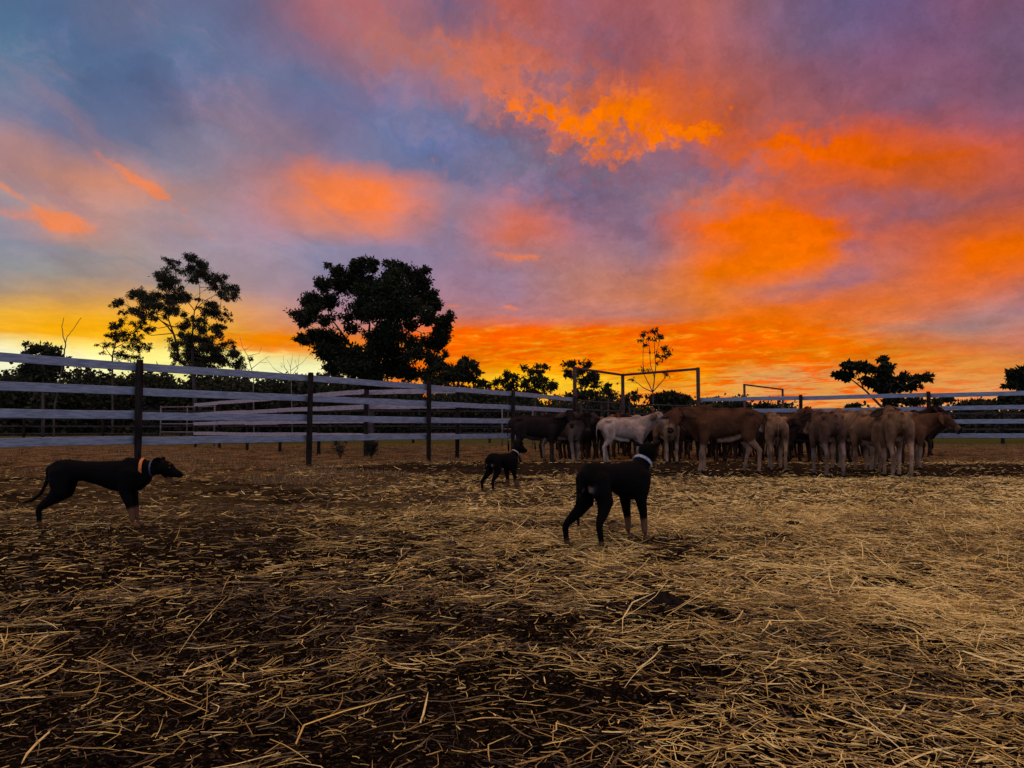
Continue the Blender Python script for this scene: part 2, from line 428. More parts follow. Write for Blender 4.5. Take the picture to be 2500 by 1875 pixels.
def leafmat(c0, c1):
    def f(T, p):
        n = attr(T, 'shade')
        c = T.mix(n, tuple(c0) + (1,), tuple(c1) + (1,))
        T.put(p.inputs['Base Color'], c)
        p.inputs['Roughness'].default_value = .6
        p.inputs['Specular IOR Level'].default_value = .12
        T.n.remove([x for x in T.n if x.bl_idname == 'ShaderNodeOutputMaterial'][0])
        tr = T.node('ShaderNodeBsdfTranslucent'); T.put(tr.inputs[0], c)
        mx = T.node('ShaderNodeMixShader'); mx.inputs[0].default_value = .12
        T.l.new(p.outputs[0], mx.inputs[1]); T.l.new(tr.outputs[0], mx.inputs[2])
        o = T.node('ShaderNodeOutputMaterial'); T.l.new(mx.outputs[0], o.inputs[0])
    return f
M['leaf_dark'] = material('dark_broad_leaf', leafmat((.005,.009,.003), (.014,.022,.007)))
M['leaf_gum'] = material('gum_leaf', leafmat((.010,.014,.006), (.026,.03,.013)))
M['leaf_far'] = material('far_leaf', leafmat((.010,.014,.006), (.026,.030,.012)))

# ------------------------------------------------------------------ ground
_rs = np.random.RandomState(7)
_oct = []
for _f, _a in ((.35,.030),(.9,.014),(2.3,.009),(5.5,.007),(13,.0045),(29,.0026)):
    for _k in range(4):
        th = _rs.uniform(0, 2*math.pi)
        _oct.append((_f*_rs.uniform(.7,1.4)*math.cos(th)*2*math.pi, _f*_rs.uniform(.7,1.4)*math.sin(th)*2*math.pi, _rs.uniform(0, 6.28), _a*.5))
def _hash(ix, iy, s):
    h = (ix.astype(np.int64)*374761393 + iy.astype(np.int64)*668265263 + s*1442695041) & 0xffffffff
    h = ((h ^ (h >> 13)) * 1274126177) & 0xffffffff
    return ((h ^ (h >> 16)) & 0xffff) / 65535.0
def vnoise(x, y, s=0):
    ix = np.floor(x); iy = np.floor(y); fx = x-ix; fy = y-iy
    fx = fx*fx*(3-2*fx); fy = fy*fy*(3-2*fy)
    a = _hash(ix, iy, s); b = _hash(ix+1, iy, s); c = _hash(ix, iy+1, s); d = _hash(ix+1, iy+1, s)
    return (a*(1-fx)+b*fx)*(1-fy) + (c*(1-fx)+d*fx)*fy
def fbm(x, y, f, o=4, s=0, g=.5):
    r = 0; a = 1; t = 0
    for i in range(o):
        r = r + a*vnoise(x*f+17.3*i, y*f-9.1*i, s+i); t += a; a *= g; f *= 2.03
    return r / t
def ground_h(x, y):
    x = np.asarray(x, float); y = np.asarray(y, float)
    fade = np.clip((60 - np.hypot(x, y)) / 45, 0, 1)
    h = .06*(fbm(x, y, .3, 2, 3)-.5) + .045*(fbm(x, y, 2.2, 3, 11)-.5) + .028*(fbm(x, y, 9, 3, 23)-.5)
    # hoof-pocked holes
    hp = fbm(x, y, 5.0, 2, 41); h = h - .022*np.clip(hp-.6, 0, 1)*5*np.clip((12-y)/3, 0, 1)
    return h * fade

def ground_mat(T, p):
    v = geo_pos(T)
    n1 = T.noise(v, 1.1, 5, .6); n2 = T.noise(v, 14, 6, .7); n3 = T.noise(v, 70, 4, .7)
    dirt = T.mix(T.rng(n2, .35, .65), (.002,.0017,.0014,1), (.009,.0068,.005,1))
    litter = T.mix(T.rng(n3, .52, .68), dirt, (.07,.045,.02,1))
    s = T.node('ShaderNodeSeparateXYZ'); T.l.new(v, s.inputs[0])
    # trodden chaff further out
    nA = T.noise(T.vmath('MULTIPLY', v, (1, 1.0, 1)), .5, 6, .65)
    dist = T.rng(s.outputs[1], 4.5, 9.5)
    chaff = T.mix(T.rng(T.noise(v, 22, 5, .75), .36, .62), (.012,.009,.006,1), (.15,.105,.045,1))
    cm = T.math('MULTIPLY', dist, T.rng(nA, .36, .6))
    near = T.mix(T.math('MULTIPLY', cm, .85), litter, chaff)
    # trampled dung-and-mud ring under the mob, painted darker for the herd's shadow too
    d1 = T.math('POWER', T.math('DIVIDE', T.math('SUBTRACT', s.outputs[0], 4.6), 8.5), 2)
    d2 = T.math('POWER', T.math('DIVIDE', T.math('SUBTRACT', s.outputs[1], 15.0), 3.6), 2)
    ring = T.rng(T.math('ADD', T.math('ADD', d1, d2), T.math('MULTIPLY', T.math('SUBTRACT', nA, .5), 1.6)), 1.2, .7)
    # dry orange-brown grass beyond, green pick far away
    dry = T.mix(T.rng(T.noise(T.vmath('MULTIPLY', v, (1, .6, 1)), 1.6, 9, .8), .42, .58), (.02,.013,.007,1), (.20,.12,.05,1))
    green = T.mix(T.rng(T.noise(v, .8, 5, .65), .4, .6), (.07,.065,.02,1), (.05,.06,.018,1))
    m1 = T.rng(T.math('ADD', s.outputs[1], T.math('MULTIPLY', T.math('SUBTRACT', nA, .5), 14)), 10.0, 18)
    m2 = T.rng(T.math('ADD', s.outputs[1], T.math('MULTIPLY', n1, 14)), 36, 50)
    c = T.mix(m1, near, dry)
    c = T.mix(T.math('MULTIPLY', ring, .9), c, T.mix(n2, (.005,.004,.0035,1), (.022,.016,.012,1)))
    c = T.mix(m2, c, green)
    T.put(p.inputs['Base Color'], c)
    p.inputs['Roughness'].default_value = 1.0
    p.inputs['Specular IOR Level'].default_value = 0.0
    bump(T, p, T.math('ADD', n3, T.math('MULTIPLY', n2, 2)), .9, .012)
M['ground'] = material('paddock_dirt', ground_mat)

def build_ground():
    # rows get wider apart with distance; one sheet out to the horizon
    ys = [-30, -8, -2, 0.6]
    y = 1.2
    while y < 60: ys.append(y); y += max(.018, .0085 * y * (1 if y < 14 else 2.5))
    ys += [66, 75, 90, 120, 170, 260, 420, 700, 1200, 2500]
    ys = np.array(ys); nx = 330
    t = np.linspace(-1, 1, nx)
    V = []
    for yy in ys:
        half = max(3.0, .78 * abs(yy) + 1.2)
        xx = t * half + np.sign(t) * np.clip(np.abs(t) - .94, 0, 1) * (60 if yy < 60 else 20 * yy / 3)
        V.append(np.stack([xx, np.full(nx, yy), ground_h(xx, np.full(nx, yy))], 1))
    V = np.concatenate(V)
    i, j = np.meshgrid(np.arange(len(ys)-1), np.arange(nx-1), indexing='ij')
    a = (i*nx + j).ravel()
    F = np.stack([a, a+1, a+nx+1, a+nx], 1)
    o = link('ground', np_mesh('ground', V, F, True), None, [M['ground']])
    tag(o, kind='structure')
build_ground()

# ------------------------------------------------------------------ straw
def ribbons(P0, ang, L, Wd, bend, lift, rise, seed, col, nseg=3):
    """many bent flat stalks as one vertex/face set"""
    n = len(P0); rs = np.random.RandomState(seed)
    t = np.linspace(-.5, .5, nseg + 1)[None, :, None]
    d = np.stack([np.cos(ang), np.sin(ang), np.zeros(n)], 1)[:, None, :]
    s = np.stack([-np.sin(ang), np.cos(ang), np.zeros(n)], 1)[:, None, :]
    kink = rs.normal(0, 1, (n, nseg + 1, 1)) * bend[:, None, None] * .35
    c = P0[:, None, :] + d * t * L[:, None, None] + s * (bend[:, None, None] * (t*t*4 - .5) + kink) * L[:, None, None]
    z = ground_h(c[..., 0], c[..., 1])
    sm = z.mean(1, keepdims=True) * .6 + z * .4                # stalks bridge the small hollows
    c[..., 2] = np.maximum(sm, z) + lift[:, None] + rise[:, None] * t[..., 0] * L[:, None] + np.abs(rise[:, None]) * .5 * L[:, None]
    roll = rs.uniform(-.9, .9, n)[:, None, None]
    wv_ = s * np.cos(roll) + np.array([0, 0, 1.0]) * np.sin(roll)
    taper = np.ones((1, nseg + 1, 1)); taper[0, -1, 0] = .35; taper[0, 0, 0] = .8
    h = wv_ * Wd[:, None, None] * .5 * taper
    up = np.array([0, 0, 1.0]) * Wd[:, None, None] * .35
    A = c - h; B = c + up; C = c + h                          # a shallow ridge, so each stalk has a light and a dark side
    V = np.stack([A, B, C], 2).reshape(n, (nseg + 1) * 3, 3)
    base = (np.arange(n) * (nseg + 1) * 3)[:, None, None]
    q = []
    for k in range(nseg):
        for e in (0, 1):
            q.append([3*k+e, 3*k+3+e, 3*k+4+e, 3*k+1+e])
    F = (base + np.array(q)[None]).reshape(-1, 4)
    return V.reshape(-1, 3), F, np.repeat(col, len(q))

def straw_cover(x, y):
    """how thickly the straw lies at a spot of the yard: 0..1"""
    r = x / np.maximum(y, .1)
    right = np.clip((r + .10) / .5, 0, 1)
    c = .17 + .60 * right + .25*np.clip((y-3.5)/4, 0, 1)*np.clip((r+.35)/.3,0,1)
    n = fbm(x, y, 1.4, 4, 77, .7) * .45 + fbm(x, y, 5.5, 3, 91) * .55
    c = c + (n - .5) * 2.6
    # scuffed bare patches seen in the photograph
    for bx, by, rx, ry in ((.58,3.3,.34,.3),(.9,4.9,.4,.5),(-.1,2.15,.2,.2),(-1.3,3.2,.5,.3),(.05,2.9,.25,.12),(1.0,2.35,.3,.12),(-2.6,5.0,.9,.6)):
        c = c - .55*np.exp(-(((x-bx)/rx)**2 + ((y-by)/ry)**2))
    c = np.where(r > .28, np.maximum(c, .5), c)
    return np.clip(c, .10, 1) * (1 - .68*np.clip((-r-.08)/.3, 0, 1)*np.clip((y-2.6)/2, 0, 1))

def straw_mat(T, p):
    a = attr(T, 'shade')
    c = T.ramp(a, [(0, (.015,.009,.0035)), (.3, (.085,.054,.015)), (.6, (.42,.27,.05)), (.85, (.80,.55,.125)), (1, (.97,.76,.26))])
    n = T.noise(geo_pos(T), 40, 3, .6)
    T.put(p.inputs['Base Color'], T.mix(T.rng(n, .6, .35, 0, .35), c, (.11,.08,.045,1)))
    p.inputs['Roughness'].default_value = .55
    p.inputs['Specular IOR Level'].default_value = .35
M['straw'] = material('straw', straw_mat)

def scatter_straw(N, y0, y1, wl, lmin, lmax, wmin, wmax, seed, power=1.0, floor=.0, bright=0.0):
    rs = np.random.RandomState(seed)
    # equal density in the area seen from y0 to y1
    u = rs.uniform(0, 1, N*3)
    y = np.sqrt(y0*y0 + u*(y1*y1 - y0*y0)) if power == 1 else (y0**power + u*(y1**power - y0**power))**(1/power)
    x = rs.uniform(-1, 1, N*3) * (.72*y + 2.4)
    edge = np.clip((.72*y + 2.4 - np.abs(x)) / 2.0, 0, 1)**.7
    keep = rs.uniform(0, 1, N*3) < np.clip(straw_cover(x, y), floor, 1) * edge
    # thin out under the mob
    keep &= ~((y > 9) & (rs.uniform(0, 1, N*3) < (y-9)/8.0*.8))
    mob = (((x-4.6)/8.5)**2 + ((y-14.4)/2.6)**2) < .9
    keep &= ~(mob & (rs.uniform(0, 1, N*3) < .93))
    x = x[keep][:N]; y = y[keep][:N]; n = len(x)
    # lie of the straw turns from one side of the yard to the other
    lie = R(18) - 1.15*np.clip(x/np.maximum(y, 1)/.5, -.35, 1.0) + (fbm(x, y, .8, 3, 5) - .5)*2.4
    ang = lie + rs.normal(0, .72, n)
    wild = rs.uniform(0, 1, n) < .34
    ang = np.where(wild, rs.uniform(0, 6.28, n), ang)
    L = rs.uniform(0, 1, n)**2.2 * (lmax-lmin) + lmin
    L = L * np.where(rs.uniform(0, 1, n) < .06, 1.7, 1.0)
    Wd = rs.uniform(wmin, wmax, n) * (1 + .5*(rs.uniform(0, 1, n) < .06))
    bend = rs.normal(0, .13, n)
    lift = rs.uniform(0, 1, n)**2 * wl + .001
    rise = rs.normal(0, .07, n) + np.where(rs.uniform(0, 1, n) < .13, rs.uniform(-.75, .75, n), 0)
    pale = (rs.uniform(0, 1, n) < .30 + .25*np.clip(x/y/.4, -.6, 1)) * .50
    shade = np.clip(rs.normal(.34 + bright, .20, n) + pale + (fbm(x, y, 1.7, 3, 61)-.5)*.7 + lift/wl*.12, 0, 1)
    P = np.stack([x, y, np.zeros(n)], 1)
    return ribbons(P, ang, L, Wd, bend, lift, rise, seed+1, shade)

def build_straw():
    sets = [
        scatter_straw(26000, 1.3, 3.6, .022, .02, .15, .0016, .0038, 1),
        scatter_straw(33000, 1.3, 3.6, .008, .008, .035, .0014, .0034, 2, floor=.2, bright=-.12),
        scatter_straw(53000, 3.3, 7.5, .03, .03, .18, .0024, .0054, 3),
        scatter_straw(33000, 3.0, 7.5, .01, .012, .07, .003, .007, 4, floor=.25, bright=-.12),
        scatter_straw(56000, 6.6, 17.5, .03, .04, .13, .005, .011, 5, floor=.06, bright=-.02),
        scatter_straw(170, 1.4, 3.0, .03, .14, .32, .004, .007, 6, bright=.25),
    ]
    V = []; F = []; S = []; b = 0
    for v, f, s in sets:
        V.append(v); F.append(f + b); S.append(s); b += len(v)
    o = link('straw', np_mesh('straw', np.concatenate(V), np.concatenate(F), False, {'shade': np.concatenate(S)}), None, [M['straw']])
    tag(o, 'loose yellow straw and hay scattered over the dark dirt of the yard', 'straw', kind='stuff')
build_straw()

# ------------------------------------------------------------------ short dry grass beyond the trampled part
def build_dry_grass():
    rs = np.random.RandomState(21)
    n = 90000
    y = 10.5 + rs.uniform(0, 1, n)**1.6 * 26
    x = rs.uniform(-1, 1, n) * (.72*y + 1)
    k = ((((x-4.8)/8.2)**2 + ((y-15.2)/3.8)**2) > 1) & ((y > 14.6) | (x < -1.5) | (x > 12)) & (fbm(x, y, .6, 3, 9) > .38 + .2*np.clip((14-y)/3, 0, 1))
    x = x[k]; y = y[k]; n = len(x)
    z = ground_h(x, y)
    h = rs.uniform(.025, .085, n); w = rs.uniform(.006, .012, n)
    a = rs.uniform(0, 6.28, n); lx = rs.normal(0, .03, n); ly = rs.normal(0, .03, n)
    A = np.stack([x - w*np.cos(a), y - w*np.sin(a), z - .01], 1)
    B = np.stack([x + w*np.cos(a), y + w*np.sin(a), z - .01], 1)
    C = np.stack([x + lx, y + ly, z + h], 1)
    V = np.stack([A, B, C], 1).reshape(-1, 3); F = np.arange(3*n).reshape(-1, 3)
    o = link('dry_grass', np_mesh('dry_grass', V, F, False, {'shade': np.clip(rs.normal(.5, .2, n), 0, 1)}), None, [M['dry_grass']])
    tag(o, 'short dry orange brown grass growing along and beyond the yard fence', 'grass', kind='stuff')
def dg(T, p):
    a = attr(T, 'shade')
    T.put(p.inputs['Base Color'], T.ramp(a, [(0, (.07,.045,.018)), (.5, (.19,.115,.045)), (1, (.30,.20,.085))]))
    p.inputs['Roughness'].default_value = .8; p.inputs['Specular IOR Level'].default_value = .1
M['dry_grass'] = material('dry_grass', dg)
build_dry_grass()

# ------------------------------------------------------------------ fences
RAIL_H = (1.76, 1.36, .975, .57)
def gz(x, y): return float(ground_h(np.array([x]), np.array([y]))[0])

def fence(name, label, pts, heights, post_h, post_r, rail_mat, post_mat, rail_t=.045, rail_w=.128, offset=.10,
          posts=None, rail_name='rail', seed=0, round_post=True, cat='fence', group=None, end=(0, 0), sag=0.004):
    rnd = random.Random(seed)
    f = empty(name, (pts[0][0], pts[0][1], 0)); tag(f, label, cat, group)
    o = Vector((pts[0][0], pts[0][1], 0))
    for i, p in enumerate(pts):
        if posts is not None and i not in posts: continue
        z = gz(*p)
        b = Vector((p[0], p[1], z)) - o
        ph = post_h + rnd.uniform(-.02, .03)
        mb = MB()
        lx, ly = rnd.uniform(-.018, .018), rnd.uniform(-.018, .018)
        n = 7
        mb.tube([b + Vector((lx*k/n, ly*k/n, -.25 + (ph+.25)*k/n)) for k in range(n+1)], [post_r*(1 + rnd.uniform(-.07, .07)) for k in range(n)] + [post_r*.93], 10 if round_post else 4)
        mb.build('post', post_mat, f, round_post, bevel=.006)
    for i in range(len(pts)-1):
        a = Vector((*pts[i], 0)); c = Vector((*pts[i+1], 0)); t = (c-a).normalized()
        nrm = Vector((-t.y, t.x, 0))
        if nrm.y < 0: nrm = -nrm
        for h in heights:
            z0 = rnd.uniform(-.012, .012); z1 = rnd.uniform(-.012, .012)
            p0 = a - o + nrm*offset + Vector((0, 0, h+z0)) + t*(-.02 if i else 0)
            p1 = c - o + nrm*offset + Vector((0, 0, h+z1)) - t*.026
            MB().beam(p0, p1, rail_t, rail_w, 6, sag, rnd).build(rail_name, rail_mat, f, bevel=.006)
    return f

MAIN = [(-10.0, 6.05), (-7.98, 9.17), (-5.96, 12.3), (-4.0, 15.2), (-1.98, 18.35), (0.02, 21.6), (2.13, 25.9)]
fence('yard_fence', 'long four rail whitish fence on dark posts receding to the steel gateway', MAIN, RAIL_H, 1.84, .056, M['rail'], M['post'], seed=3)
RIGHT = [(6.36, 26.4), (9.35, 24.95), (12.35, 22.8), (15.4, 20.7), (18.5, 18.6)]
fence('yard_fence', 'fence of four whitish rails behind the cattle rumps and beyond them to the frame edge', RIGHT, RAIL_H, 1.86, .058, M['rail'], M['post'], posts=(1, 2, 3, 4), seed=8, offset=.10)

def part_line(parent, name, p0, p1, w, h, mat):
    return MB().beam(p0, p1, w, h, 3, .004).build(name, mat, parent, bevel=.01)

def gateway():
    G = [Vector((2.13, 26.05, 0)), Vector((4.24, 29.4, 0)), Vector((6.4, 26.4, 0))]
    o = G[0].copy(); g = empty('gateway', o)
    tag(g, 'tall dark steel gateway of three posts joined by overhead bars behind the calves', 'gateway')
    tops = [2.87, 2.87, 2.87]
    for p, h in zip(G, tops):
        MB().tube([p-o+Vector((0,0,-.3)), p-o+Vector((0,0,h*.5)), p-o+Vector((0,0,h))], .066, 12).build('post', M['rust'], g, True, bevel=.008)
    for a, b in ((0, 1), (1, 2)):
        MB().tube([G[a]-o+Vector((0,0,tops[a]-.05)), G[b]-o+Vector((0,0,tops[b]-.05))], .045, 10).build('overhead_bar', M['rust'], g, True)
    return G
G = gateway()

def steel_gate(name, label, a, b, hs, mat, posts_h, r=.025, uprights=1, lift=0.0, group=None):
    a, b = Vector((*a, 0)), Vector((*b, 0)); g = empty(name, a); tag(g, label, 'gate', group)
    for h in hs: MB().tube([Vector((0,0,h)), (b-a)*.5+Vector((0,0,h-.006)), b-a+Vector((0,0,h+lift))], r, 8).build('rail', mat, g, True)
    for k in range(uprights+2):
        q = (b-a)*k/(uprights+1)
        MB().tube([q+Vector((0,0,.12 if 0 < k <= uprights else -.05)), q+Vector((0,0,posts_h))], r*(1.2 if k in (0, uprights+1) else .9), 8).build('upright', mat, g, True)
steel_gate('steel_gate', 'dark open rail gate hung between the first two posts of the steel gateway', (2.35, 26.35), (4.1, 29.2), (1.72, 1.42, 1.1, .75, .4), M['dark_rail'], 1.74, .03)
steel_gate('steel_gate', 'dark sagging rail gate in the second bay of the steel gateway above the brown calf', (4.45, 29.1), (6.2, 26.7), (1.62, 1.3, .98, .62), M['dark_rail'], 1.66, .035, lift=-.08)

# inner pen behind the main fence, its corner towards us
B5 = (-3.98, 21.0)
d_ = (-1.83, 2.2)
INNER = [(B5[0] + d_[0]*k, B5[1] + d_[1]*k) for k in range(6)]
fence('inner_pen_fence', 'dusty pale rail fence of the inner pen slanting away behind the yard fence', INNER[::-1], RAIL_H, 1.84, .055, M['rail_dull'], M['post'], seed=11, offset=-.07, group=None)
J = [(-3.98, 21.12), (-2.75, 20.55), (-1.42, 20.0)]
fence('inner_pen_fence', 'short rail fence joining the inner pen corner to the yard fence below the big tree', J, RAIL_H, 1.84, .058, M['rail_dull'], M['post'], seed=12, posts=(2,))
# steel panel gate and far fences
steel_gate('panel_gate', 'pale welded steel panel gate seen between rails beyond the first fence post', (-15.6, 34.2), (-12.75, 33.0), (1.72, 1.35, .98, .62, .25), M['pale_steel'], 1.78, .028, 1)
steel_gate('panel_gate', 'small pale steel gate end showing beside the dark calf rump', (-.42, 33.0), (.9, 33.4), (1.62, 1.2, .75, .3), M['pale_steel'], 1.64, .026, 0)
FARL = [(-34 + 4.1*k, 40.5 + .12*k) for k in range(10)]
fence('far_fence', 'low dark rail fence crossing the green paddock behind the inner pen', FARL, (1.72, 1.3, .9, .5), 1.7, .07, M['dark_rail'], M['post'], rail_t=.05, rail_w=.075, seed=14)
FARR = [(8.0 + 4.3*k, 41 - .35*k) for k in range(7)]
fence('far_fence', 'dark rail fence in the green paddock beyond the cattle at the far side', FARR, (1.55, 1.12, .74, .36), 1.6, .09, M['dark_rail'], M['post'], rail_t=.05, rail_w=.09, seed=15)
FARM = [(-8 + 3.9*k, 62 + .3*k) for k in range(5)]
fence('far_fence', 'distant dark fence low against the green paddock under the big tree', FARM, (1.2, .8, .45), 1.25, .09, M['dark_rail'], M['post'], rail_t=.05, rail_w=.08, seed=16)

def frame2():
    a, b = Vector((10.95, 36.2, 0)), Vector((14.3, 40.6, 0)); g = empty('gate_frame', a)
    tag(g, 'thin dark steel gate frame standing in the distance beyond the cattle', 'gate frame')
    for q in (Vector(), b-a): MB().tube([q+Vector((0,0,-.3)), q+Vector((0,0,2.88))], .055, 10).build('post', M['rust'], g, True)
    MB().tube([Vector((0,0,2.84)), b-a+Vector((0,0,2.84))], .04, 8).build('overhead_bar', M['rust'], g, True)
frame2()

# ------------------------------------------------------------------ trees
def leaf_cloud(clumps, size, asp, droop, seed, density=1.0):
    """CLUMPS: (centre, (rx, ry, rz), number). Folded leaf blades spread through each clump, bunched on twigs"""
    rs = np.random.RandomState(seed); Vs = []; S = []
    for c, r, n in clumps:
        n = int(n * density)
        if n < 1: continue
        k = max(4, n // 8)
        u = rs.normal(0, 1, (k, 3)); u /= np.linalg.norm(u, axis=1, keepdims=True)
        tw = np.array(c) + u * rs.uniform(.1, 1.2, (k, 1))**.7 * np.array(r) * rs.uniform(.8, 1.15, (k, 1))
        idx = rs.randint(0, k, n)
        rad = min(r[0], r[2]) * .5
        P = tw[idx] + rs.normal(0, 1, (n, 3)) * rad * .55
        d = rs.normal(0, 1, (n, 3)); d[:, 2] -= droop; d /= np.linalg.norm(d, axis=1, keepdims=True)
        s = np.cross(d, rs.normal(0, 1, (n, 3))); s /= np.linalg.norm(s, axis=1, keepdims=True) + 1e-9
        L = size * rs.uniform(.6, 1.35, (n, 1)); w = L * asp * .5
        nn = np.cross(d, s)
        A = P; C = P + d * L; m = P + d * L * .45
        B = m + s * w + nn * w * .35; D = m - s * w + nn * w * .35
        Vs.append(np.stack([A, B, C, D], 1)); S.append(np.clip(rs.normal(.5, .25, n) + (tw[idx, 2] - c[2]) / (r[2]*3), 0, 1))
    V = np.concatenate(Vs).reshape(-1, 3); S = np.concatenate(S)
    F = np.arange(len(V)).reshape(-1, 4)
    return V, F, S

def tree(name, label, d, base, clumps, limbs, leaf=(.16, .45, .3), dens=1.0, mat='leaf_gum', trunk_r=.1, zx=1.0, x0=0, y0=0,
         group=None, seed=0, depth=1.0, per=26, twig_r=.012, barkmat='bark', cat='tree'):
    """clumps and limbs are traced in the enlarged crop whose origin is (x0, y0) and scale zx, then given depth D and a spread about it"""
    rnd = random.Random(seed); rs = np.random.RandomState(seed)
    q = lambda x, y, dd=d: pt(x0 + x*zx, y0 + y*zx, dd)
    b = q(*base); b.z = gz(b.x, b.y)
    t = empty(name, b); tag(t, label, cat, group)
    mpp = d / FPX * zx
    W_ = max([abs(c[0]-base[0]) for c in clumps] + [1]) * mpp if clumps else 1
    C = []
    nodes = []
    mb = MB()
    for li, pl in enumerate(limbs):
        pts = []; n = len(pl)
        off = rnd.uniform(-.45, .45) * depth * W_ if li else 0
        for i, (x, y) in enumerate(pl):
            if li == 0 and i == 0: p = Vector(b)
            else: p = q(x, y, d + off * (i/(n-1)) + (rnd.uniform(-.05, .05)*W_ if i else 0))
            pts.append(p)
        r0 = trunk_r if li == 0 else trunk_r * .55
        if li:   # start on the nearest node already made
            near = min(nodes, key=lambda m: (m[0]-pts[0]).length)
            pts[0] = near[0].copy(); r0 = min(near[1]*.9, trunk_r*.7)
        sub = []
        for i in range(len(pts)-1):
            for k in range(3):
                w = pts[i].lerp(pts[i+1], k/3)
                if i or k: w = w + Vector((rnd.uniform(-1,1), rnd.uniform(-1,1), 0)) * mpp * 2.2
                sub.append(w)
        sub.append(pts[-1]); m = len(sub)
        rad = [max(r0 * (1 - .78*i/(m-1)), twig_r) for i in range(m)]
        mb.tube([s - b for s in sub], rad, 7)
        nodes += list(zip(sub, rad))
    for c in clumps:
        x, y, rx, ry = c[:4]; f = c[4] if len(c) > 4 else 1.0
        dy = rnd.uniform(-.5, .5) * depth * W_ * (1 if rnd.random() < .8 else 1.5)
        p = q(x, y, d + dy)
        r3 = (rx*mpp, min(max(rx*mpp*1.1, .25), W_), ry*mpp)
        tot = per * f * (rx*ry) / 100.0 * dens
        C.append((tuple(p - b), tuple(q_*.8 for q_ in r3), tot * .34))
        for _s in range(5):
            sp = .8 if mat == 'leaf_gum' else .5
            o_ = Vector((rnd.gauss(0, sp)*r3[0], rnd.gauss(0, sp)*r3[1], rnd.gauss(0, sp*.9)*r3[2]))
            C.append((tuple(p - b + o_), tuple(q_*rnd.uniform(.35, .65) for q_ in r3), tot * .15))
        near = min(nodes, key=lambda m_: (m_[0]-p).length + .8*max(0, m_[0].z - p.z))
        mid = near[0].lerp(p, .5) + Vector((rnd.uniform(-.1,.1), rnd.uniform(-.1,.1), -.12)) * (near[0]-p).length
        rr = max(min(near[1]*.6, trunk_r*.25), twig_r)
        mb.tube([near[0]-b, mid-b, p-b], [rr, rr*.7, rr*.4], 5)
        for k in range(4):
            e = p + Vector((rnd.uniform(-1,1)*r3[0], rnd.uniform(-1,1)*r3[1], rnd.uniform(-.8,1)*r3[2]))
            mb.tube([mid.lerp(p, .6)-b, e-b], [rr*.5, rr*.25], 4)
    mb.build('trunk', M[barkmat], t, True)
    if clumps:
        V, F, S = leaf_cloud(C, leaf[0], leaf[1], leaf[2], seed + 5)
        link('crown', np_mesh('crown', V, F, False, {'shade': S}), t, [M[mat]])
    return t

Z = .3165
# the big dense tree
tree('shade_tree', 'big dense dark leafy tree with rounded crown rising behind the inner pen', 27.0, (965, 1560),
 [(880,175,100,60),(700,200,60,50),(960,150,50,50),(1180,195,100,55),(1310,220,80,60),(600,290,75,65),(760,300,95,70),(930,320,150,110),(1130,330,150,120),(1320,340,110,100),
  (500,420,75,60),(640,420,95,70),(420,530,50,38),(510,540,80,60),(440,590,44,30,.8),(640,560,70,45,.45),(780,560,60,50,.4),(880,480,120,85),(1060,490,120,95),(1240,460,125,100),
  (1420,440,65,80),(1400,560,80,60,.6),(1530,575,55,50),(1500,655,75,75),(1460,745,85,75),(560,720,120,60),(700,740,115,70),(600,815,90,70),(740,860,120,90),(900,880,150,100),
  (1060,820,140,120),(1130,650,100,100),(1250,610,80,60,.5),(1280,740,60,60,.5),(1020,760,110,60,.6),(1060,950,165,55),(1200,900,120,90),(1310,830,90,60,.7),(1250,980,90,40),(450,725,50,35,.8),
  (1420,850,65,50,.6),(680,950,75,40,.8),(860,980,90,40),(820,640,80,40,.4),(960,1060,130,50),(1000,1110,90,35),(640,150,20,16),(1380,190,30,30),(362,520,16,14),(1570,540,20,30),(960,110,24,20),(1180,140,30,20),(900,120,30,22),(1450,380,40,40)],
 [[(965,1560),(965,1300),(960,1100),(965,950),(1000,800),(1060,650)],[(960,1000),(860,850),(760,700),(640,540)],[(965,950),(950,760),(955,600),(900,420)],[(1000,850),(1150,740),(1280,640),(1400,540)],[(955,760),(1010,620),(1100,450),(1200,330)]],
 leaf=(.13,.42,.35), per=25, mat='leaf_dark', trunk_r=.15, zx=Z, x0=600, y0=600, seed=31, depth=.8)
